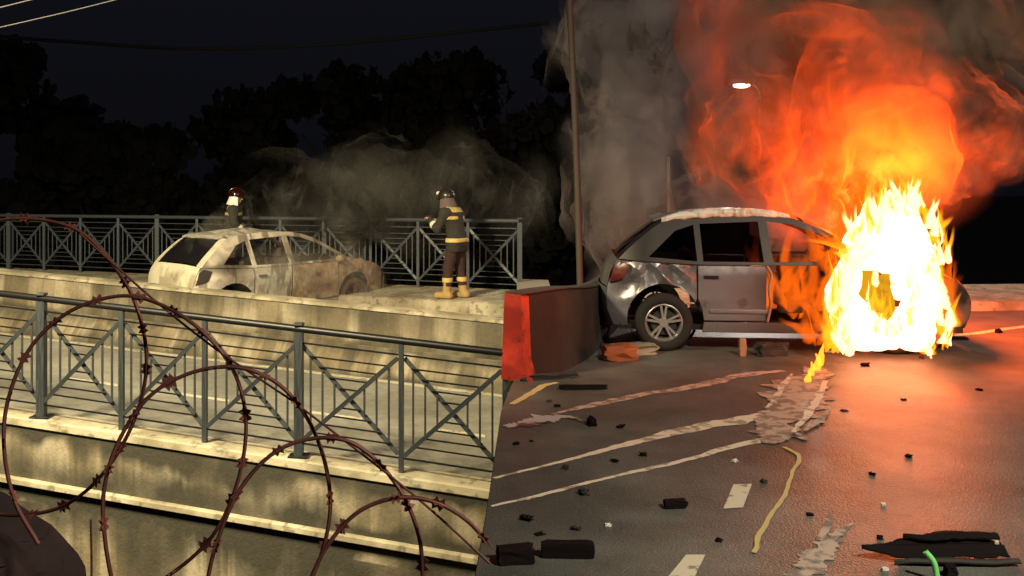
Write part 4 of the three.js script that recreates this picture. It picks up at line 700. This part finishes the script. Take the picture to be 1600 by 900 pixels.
// ---------------------------------------------------------------- debris on the road
{
  const plastic = new THREE.MeshPhysicalMaterial({ roughness: 0.8, specularIntensity: 0.2, side: THREE.DoubleSide }); plastic.color.setRGB(0.008, 0.006, 0.006); const sooty = std(0.03, 0.026, 0.022, 0.8);
  const chunk = (w, h, d, seed, rough = 0.35) => { const g = new THREE.IcosahedronGeometry(0.62, 3); placeOn(g, (v) => { const e = (q) => Math.sign(q) * Math.min(0.5, Math.abs(q) * 1.5); v.set(e(v.x) * w, e(v.y) * h, e(v.z) * d); const a = V(v.x / w, v.y / h, v.z / d); const n = (s) => fbm(a.x * 3 + s * 7, a.y * 3 + seed * 3, a.z * 3 + s, 3) - 0.5; v.x += w * rough * n(1) * (1 + Math.abs(a.z)); v.y += h * rough * 1.6 * n(5); v.z += d * rough * 1.4 * n(9); }); g.translate(0, h * 0.5, 0); return toCreasedNormals(g, 0.4); };
  const tess3 = new TessellateModifier(0.05, 5);
  const put = (name, label, cat, px, py, geo, mat, turn = 0, group) => { const p = G(px, py); geo.rotateY(turn); const m = soloThing(name, geo, mat, label, cat, group); m.position.copy(p); return m; };
  put('debris_piece', 'jagged black slab of debris at the bottom left of the road', 'debris', 805, 878, chunk(0.17, 0.075, 0.09, 3, 0.25), plastic, 0.1);
  put('debris_piece', 'black rectangular slab of debris with a pale top edge, right of the jagged slab', 'debris', 887, 870, chunk(0.26, 0.075, 0.06, 5, 0.18), plastic, -0.05);
  put('debris_piece', 'dark flat block of debris left of the whole lane dash', 'debris', 1055, 793, chunk(0.125, 0.045, 0.06, 7, 0.3), plastic, 0.1);
  put('debris_piece', 'long thin black strip of debris in front of the low wall', 'debris', 912, 608, chunk(0.4, 0.035, 0.07, 9, 0.3), plastic, 0.06);
  put('debris_piece', 'thin dark strip of debris on the road to the right of the fire', 'debris', 1490, 530, chunk(0.3, 0.03, 0.08, 11, 0.3), plastic, -0.1);
  put('debris_piece', 'orange plastic piece on the ground behind the rear wheel of the silver car', 'debris', 968, 562, chunk(0.32, 0.15, 0.2, 13, 0.35), std(0.38, 0.1, 0.03, 0.7), 0.2);
  put('debris_piece', 'pale crumpled sheet on the ground behind the orange plastic piece', 'debris', 990, 552, chunk(0.45, 0.1, 0.3, 15, 0.6), std(0.35, 0.32, 0.24, 0.7), 0.4);
  put('debris_piece', 'dark bracket lying under the sill of the silver car', 'debris', 1205, 555, chunk(0.28, 0.12, 0.16, 17, 0.7), sooty, 0.2);
  put('debris_piece', 'dark red lump at the foot of the fire', 'debris', 1370, 548, chunk(0.36, 0.14, 0.16, 19, 0.6), std(0.2, 0.05, 0.03, 0.8), 0.1);
  put('debris_piece', 'long dark strip of trim lying at the foot of the red lit wall end', 'debris', 860, 592, chunk(0.5, 0.05, 0.09, 21, 0.5), sooty, 0.3);
  put('debris_piece', 'tan metal bracket hanging to the ground under the silver car', 'debris', 1160, 556, chunk(0.07, 0.18, 0.06, 23, 0.3), std(0.4, 0.22, 0.12, 0.6), 0);
  { // torn bumper strip at the bottom right
    const strip = (x0, x1, w, seed, lift, tilt) => { const rows = [], n = 46; for (let i = 0; i <= n; i++) { const u = i / n, x = lerp(x0, x1, u), e = Math.pow(Math.min(1, u * 3.2), 0.8) * (u > 0.93 ? 0.85 : 1), a = w * e * (0.8 + 0.5 * fbm(u * 14, seed, 1, 3)), b = w * e * (0.7 + 0.6 * fbm(u * 14, seed, 5, 3)), y = lift + 0.03 * fbm(u * 4, seed, 8, 3), z0 = 0.03 * (fbm(u * 5, seed, 3, 2) - 0.5); rows.push([V(x, y - tilt * b, z0 - b), V(x, y + 0.012, z0 - b * 0.5), V(x, y + 0.018, z0), V(x, y + 0.012 + tilt * a, z0 + a * 0.6), V(x, y + tilt * a, z0 + a), V(x, y - 0.012 + tilt * a * 0.9, z0 + a * 0.9), V(x, y - 0.012, z0), V(x, y - 0.02 - tilt * b, z0 - b)]); } return toCreasedNormals(gridGeo(rows, (p) => [p.x, p.z]).toNonIndexed(), 0.5); };
    const g = strip(-0.46, 0.43, 0.1, 3, 0.07, -0.35);
    const t = thing('torn_bumper', 'long torn black bumper strip lying at the bottom right of the road', 'debris'); t.position.copy(G(1462, 874)); t.scale.set(0.8, 0.7, 0.62);
    part(t, 'bumper_strip', g, plastic); part(t, 'trim_strip', strip(-0.18, 0.42, 0.05, 7, 0.13, -0.2).translate(0, 0, -0.08), plastic); part(t, 'trim_strip', strip(-0.3, 0.47, 0.045, 11, 0.02, 0.1).translate(0, 0, 0.13), sooty);
    const lip = tube([V(-0.25, 0.012, 0.06), V(0.0, 0.012, 0.07), V(0.25, 0.012, 0.065), V(0.46, 0.014, 0.05)], 0.012, 6); part(t, 'lip', lip, plastic);
    const cap = new RoundedBoxGeometry(0.03, 0.03, 0.02, 2, 0.008); cap.translate(0.38, 0.12, 0.0); part(t, 'clip', cap, std(0.6, 0.5, 0.4, 0.3));
  }
  const stick = tube([V(-0.02, 0.13, -0.02), V(0.01, 0.09, 0), V(0.02, 0.04, 0.01), V(0.02, 0.0, 0.02)], 0.014, 8); 
  put('green_strip', 'bright green plastic strip sticking out under the torn bumper', 'debris', 1455, 907, stick, std(0.2, 0.7, 0.2, 0.6), 0);
  put('debris_piece', 'black knob of debris right of the green strip at the bottom edge', 'debris', 1485, 900, chunk(0.05, 0.05, 0.05, 29, 0.5), plastic, 0);
  const where = (px, py) => (py < 660 ? 'near the silver car' : px < 1000 ? 'on the left part of the road' : 'right of the thin yellowish trickle');
  const R = rng(9), bits = [[884, 733, 9], [960, 722, 7], [1005, 712, 9], [912, 773, 13], [822, 812, 13], [843, 836, 8], [899, 828, 11], [1123, 846, 9], [870, 636, 6], [858, 628, 6], [806, 695, 6], [830, 690, 5], [1193, 754, 8], [1265, 805, 8], [1352, 572, 9], [1412, 625, 6], [1420, 715, 7], [1362, 742, 6], [1318, 642, 6], [970, 668, 8], [924, 664, 16], [880, 606, 7], [1530, 610, 7], [1375, 842, 7], [1440, 560, 6], [1560, 520, 8]];
  bits.forEach(([px, py, s], i) => { const k = s / F * (EYE * F / (py - HOR)); put('debris_bit', 'small black bit of car debris scattered ' + where(px, py), 'debris', px, py, chunk(k * (0.7 + 0.8 * R()), k * (0.3 + 0.4 * R()), k * (0.6 + 0.5 * R()), 40 + i, 1.0), i % 3 ? plastic : sooty, R() * 3, 'small black bits scattered ' + where(px, py)); });
  [[1380, 790, 6], [950, 822, 6], [1148, 722, 6], [1382, 891, 7]].forEach(([px, py, s], i) => { const k = s / F * (EYE * F / (py - HOR)); put('debris_bit', 'tiny pale shard lying on the road', 'debris', px, py, chunk(k * 1.4, k * 0.6, k, 80 + i, 0.7), std(0.7, 0.66, 0.58, 0.4), R() * 3, 'tiny pale shards on the road'); });
}

// ---------------------------------------------------------------- poles, lamps, wires
function lampGlow(r, g, b) { const m = new THREE.MeshBasicMaterial({ side: THREE.DoubleSide }); m.color.setRGB(r, g, b); return m; }
const poleMat = std(0.26, 0.22, 0.19, 0.6, 0.3);
function streetLamp(label, foot, height, reach, glow, L, spotAt) {
  const t = thing('street_lamp', label, 'street lamp'); t.position.copy(foot);
  const pole = new THREE.CylinderGeometry(0.05, 0.085, height, 14); pole.translate(0, height / 2, 0); part(t, 'pole', pole, poleMat);
  part(t, 'arm', tube([V(0, height - 0.05, 0), V(reach[0] * 0.4, height + 0.15, reach[1] * 0.4), V(reach[0], height + 0.2, reach[1])], 0.035, 8), poleMat);
  const hd = new RoundedBoxGeometry(0.6, 0.12, 0.26, 3, 0.05); hd.rotateY(-Math.atan2(reach[1], reach[0])); hd.translate(reach[0] * 1.08, height + 0.2, reach[1] * 1.08); part(t, 'lamp_head', hd, poleMat);
  const ln = new THREE.SphereGeometry(0.15, 18, 10); ln.scale(1.3, 0.45, 0.8); ln.translate(reach[0] * 1.08, height + 0.13, reach[1] * 1.08); part(t, 'lamp_lens', ln, glow);
  if (L) { const l = new THREE.SpotLight(new THREE.Color(...L.color), L.power); l.angle = L.angle; l.penumbra = 0.4; l.shadow.radius = L.soft; l.castShadow = true; l.position.set(foot.x + reach[0] * 1.08, foot.y + height - 0.02, foot.z + reach[1] * 1.08); l.target.position.copy(spotAt); l.name = 'street_lamp_glow'; scene.add(l, l.target); }
}
{
  const a = LAMP_LEFT.at; streetLamp('street lamp beside the bridge on the left, outside the view', V(a[0] - 1.6, -7, a[2] + 0.4), a[1] + 7, [1.5, -0.4], lampGlow(4, 3.3, 2), LAMP_LEFT, V(-6, -1, -13.5));
  const b = LAMP_RIGHT.at; streetLamp('street lamp on the right hand road behind the camera', V(b[0] + 1.6, 0, b[2]), b[1], [-1.5, 0], lampGlow(4, 3.5, 2.6), LAMP_RIGHT, V(3, 0, -8));
  const h = P(1161, 133, 22), f = P(1189, 280, 22); streetLamp('distant lit street lamp above the smoke over the silver car', V(f.x, -0.6, f.z), h.y + 0.6 - 0.13, [h.x - f.x, 0], lampGlow(45, 38, 27), LAMP_FAR, V(3.5, 0, -10));
  const t1 = P(889, -20, 14), t0 = P(906, 430, 14); const g = tube([V(t0.x + 0.02, -0.6, t0.z), t0, P(899, 200, 14), t1, P(885, -120, 14)], 0.05, 10, 30);
  soloThing('lamp_post', g, std(0.055, 0.042, 0.034, 0.7, 0.1), 'tall slightly leaning brown post at the left edge of the smoke', 'post');
  soloThing('lamp_post', tube([P(1046, 400, 19), P(1045, 330, 19), P(1044, 245, 19)].map((p, i) => i ? p : V(p.x, -0.6, p.z)), 0.03, 8, 12), std(0.4, 0.3, 0.27, 0.6, 0.2), 'thin grey post rising behind the rear window of the silver car', 'post');
  const wireMat = std(0.045, 0.045, 0.05, 0.6), darkWire = std(0.008, 0.008, 0.008, 0.9);
  const cable = (pts, d, r, m, label) => soloThing('overhead_cable', tube(pts.map(([x, y]) => P(x, y, d)), r, 5, 40), m, label, 'cable');
  cable([[-60, 26], [0, 12], [60, -3]], 9, 0.007, wireMat, 'short pale overhead cable in the very top left corner');
  cable([[-60, 57], [0, 43], [100, 20], [220, -10]], 9, 0.006, wireMat, 'longer pale overhead cable below the corner one at the top left');
  cable([[-60, 48], [0, 57], [120, 66], [260, 75], [400, 75], [560, 66], [720, 50], [860, 36]], 30, 0.06, darkWire, 'dark sagging overhead cable across the night sky on the left');
}
// ---------------------------------------------------------------- dark trees beyond the bridge
{
  const leaf = new THREE.PlaneGeometry(1, 1, 2, 1); placeOn(leaf, (v) => { v.z = 0.2 * v.x * v.x; v.y *= 1 - 1.1 * Math.abs(v.x); });
  const leafMat = std(0.013, 0.014, 0.01, 0.9), bark = std(0.05, 0.04, 0.03, 0.95);
  const list = [[40, 120, 46, 150, 'dark bushy tree at the far left beyond the bridge'], [170, 190, 50, 130, 'dark low tree beyond the far railing on the left'], [330, 250, 52, 100, 'dark low tree behind the helmet of the left firefighter'], [470, 120, 55, 140, 'dark tree left of the middle of the bridge skyline'], [600, 80, 58, 170, 'tall dark tree beyond the bridge in the middle of the night skyline'], [730, 90, 56, 150, 'tall dark tree behind the standing firefighter'], [830, 110, 60, 130, 'dark tree at the right end of the bridge skyline']];
  list.forEach(([px, py, d, r, label], ti) => {
    const R = rng(300 + ti), t = thing('dark_tree', label, 'tree'), c = P(px, py + r * 0.9, d), rm = r / F * d; t.position.set(c.x, -7, c.z);
    const top = c.y + 7;
    part(t, 'trunk', tube([V(0, 0, 0), V(0.2, top * 0.4, 0), V(-0.1, top * 0.7, 0.1), V(0.1, top, 0)], 0.28, 8, 20), bark);
    for (let b = 0; b < 5; b++) { const a = b * 1.3 + R(), y = top * (0.5 + 0.08 * b); part(t, 'limb', tube([V(0, y, 0), V(Math.cos(a) * rm * 0.4, y + rm * 0.25, Math.sin(a) * rm * 0.4), V(Math.cos(a) * rm * 0.8, y + rm * 0.7, Math.sin(a) * rm * 0.8)], 0.09, 6, 10), bark); }
    const clumps = Array.from({ length: 26 }, () => { const u = R() * 2 - 1, a = R() * 6.283, q = Math.sqrt(1 - u * u), k = Math.cbrt(R()); return [q * Math.cos(a) * k * rm, top + u * k * rm * 1.5 - rm * 0.4, q * Math.sin(a) * k * rm, rm * (0.24 + 0.28 * R())]; });
    const n = 5200, m = new THREE.InstancedMesh(leaf, leafMat, n);
    for (let i = 0; i < n; i++) { const [x, y, z, s] = clumps[i % 26], u = R() * 2 - 1, a = R() * 6.283, q = Math.sqrt(1 - u * u), k = Math.cbrt(R()) * s; m.setMatrixAt(i, new THREE.Matrix4().compose(V(x + q * Math.cos(a) * k, y + u * k * 0.8, z + q * Math.sin(a) * k), new THREE.Quaternion().setFromEuler(new THREE.Euler(R() * 6, R() * 6, R() * 6)), V(1, 1, 1).multiplyScalar(0.45 + 0.45 * R()))); }
    m.name = 'crown'; m.userData.kind = 'stuff'; shade(m); t.add(m);
  });
}
renderer.render(scene, camera);
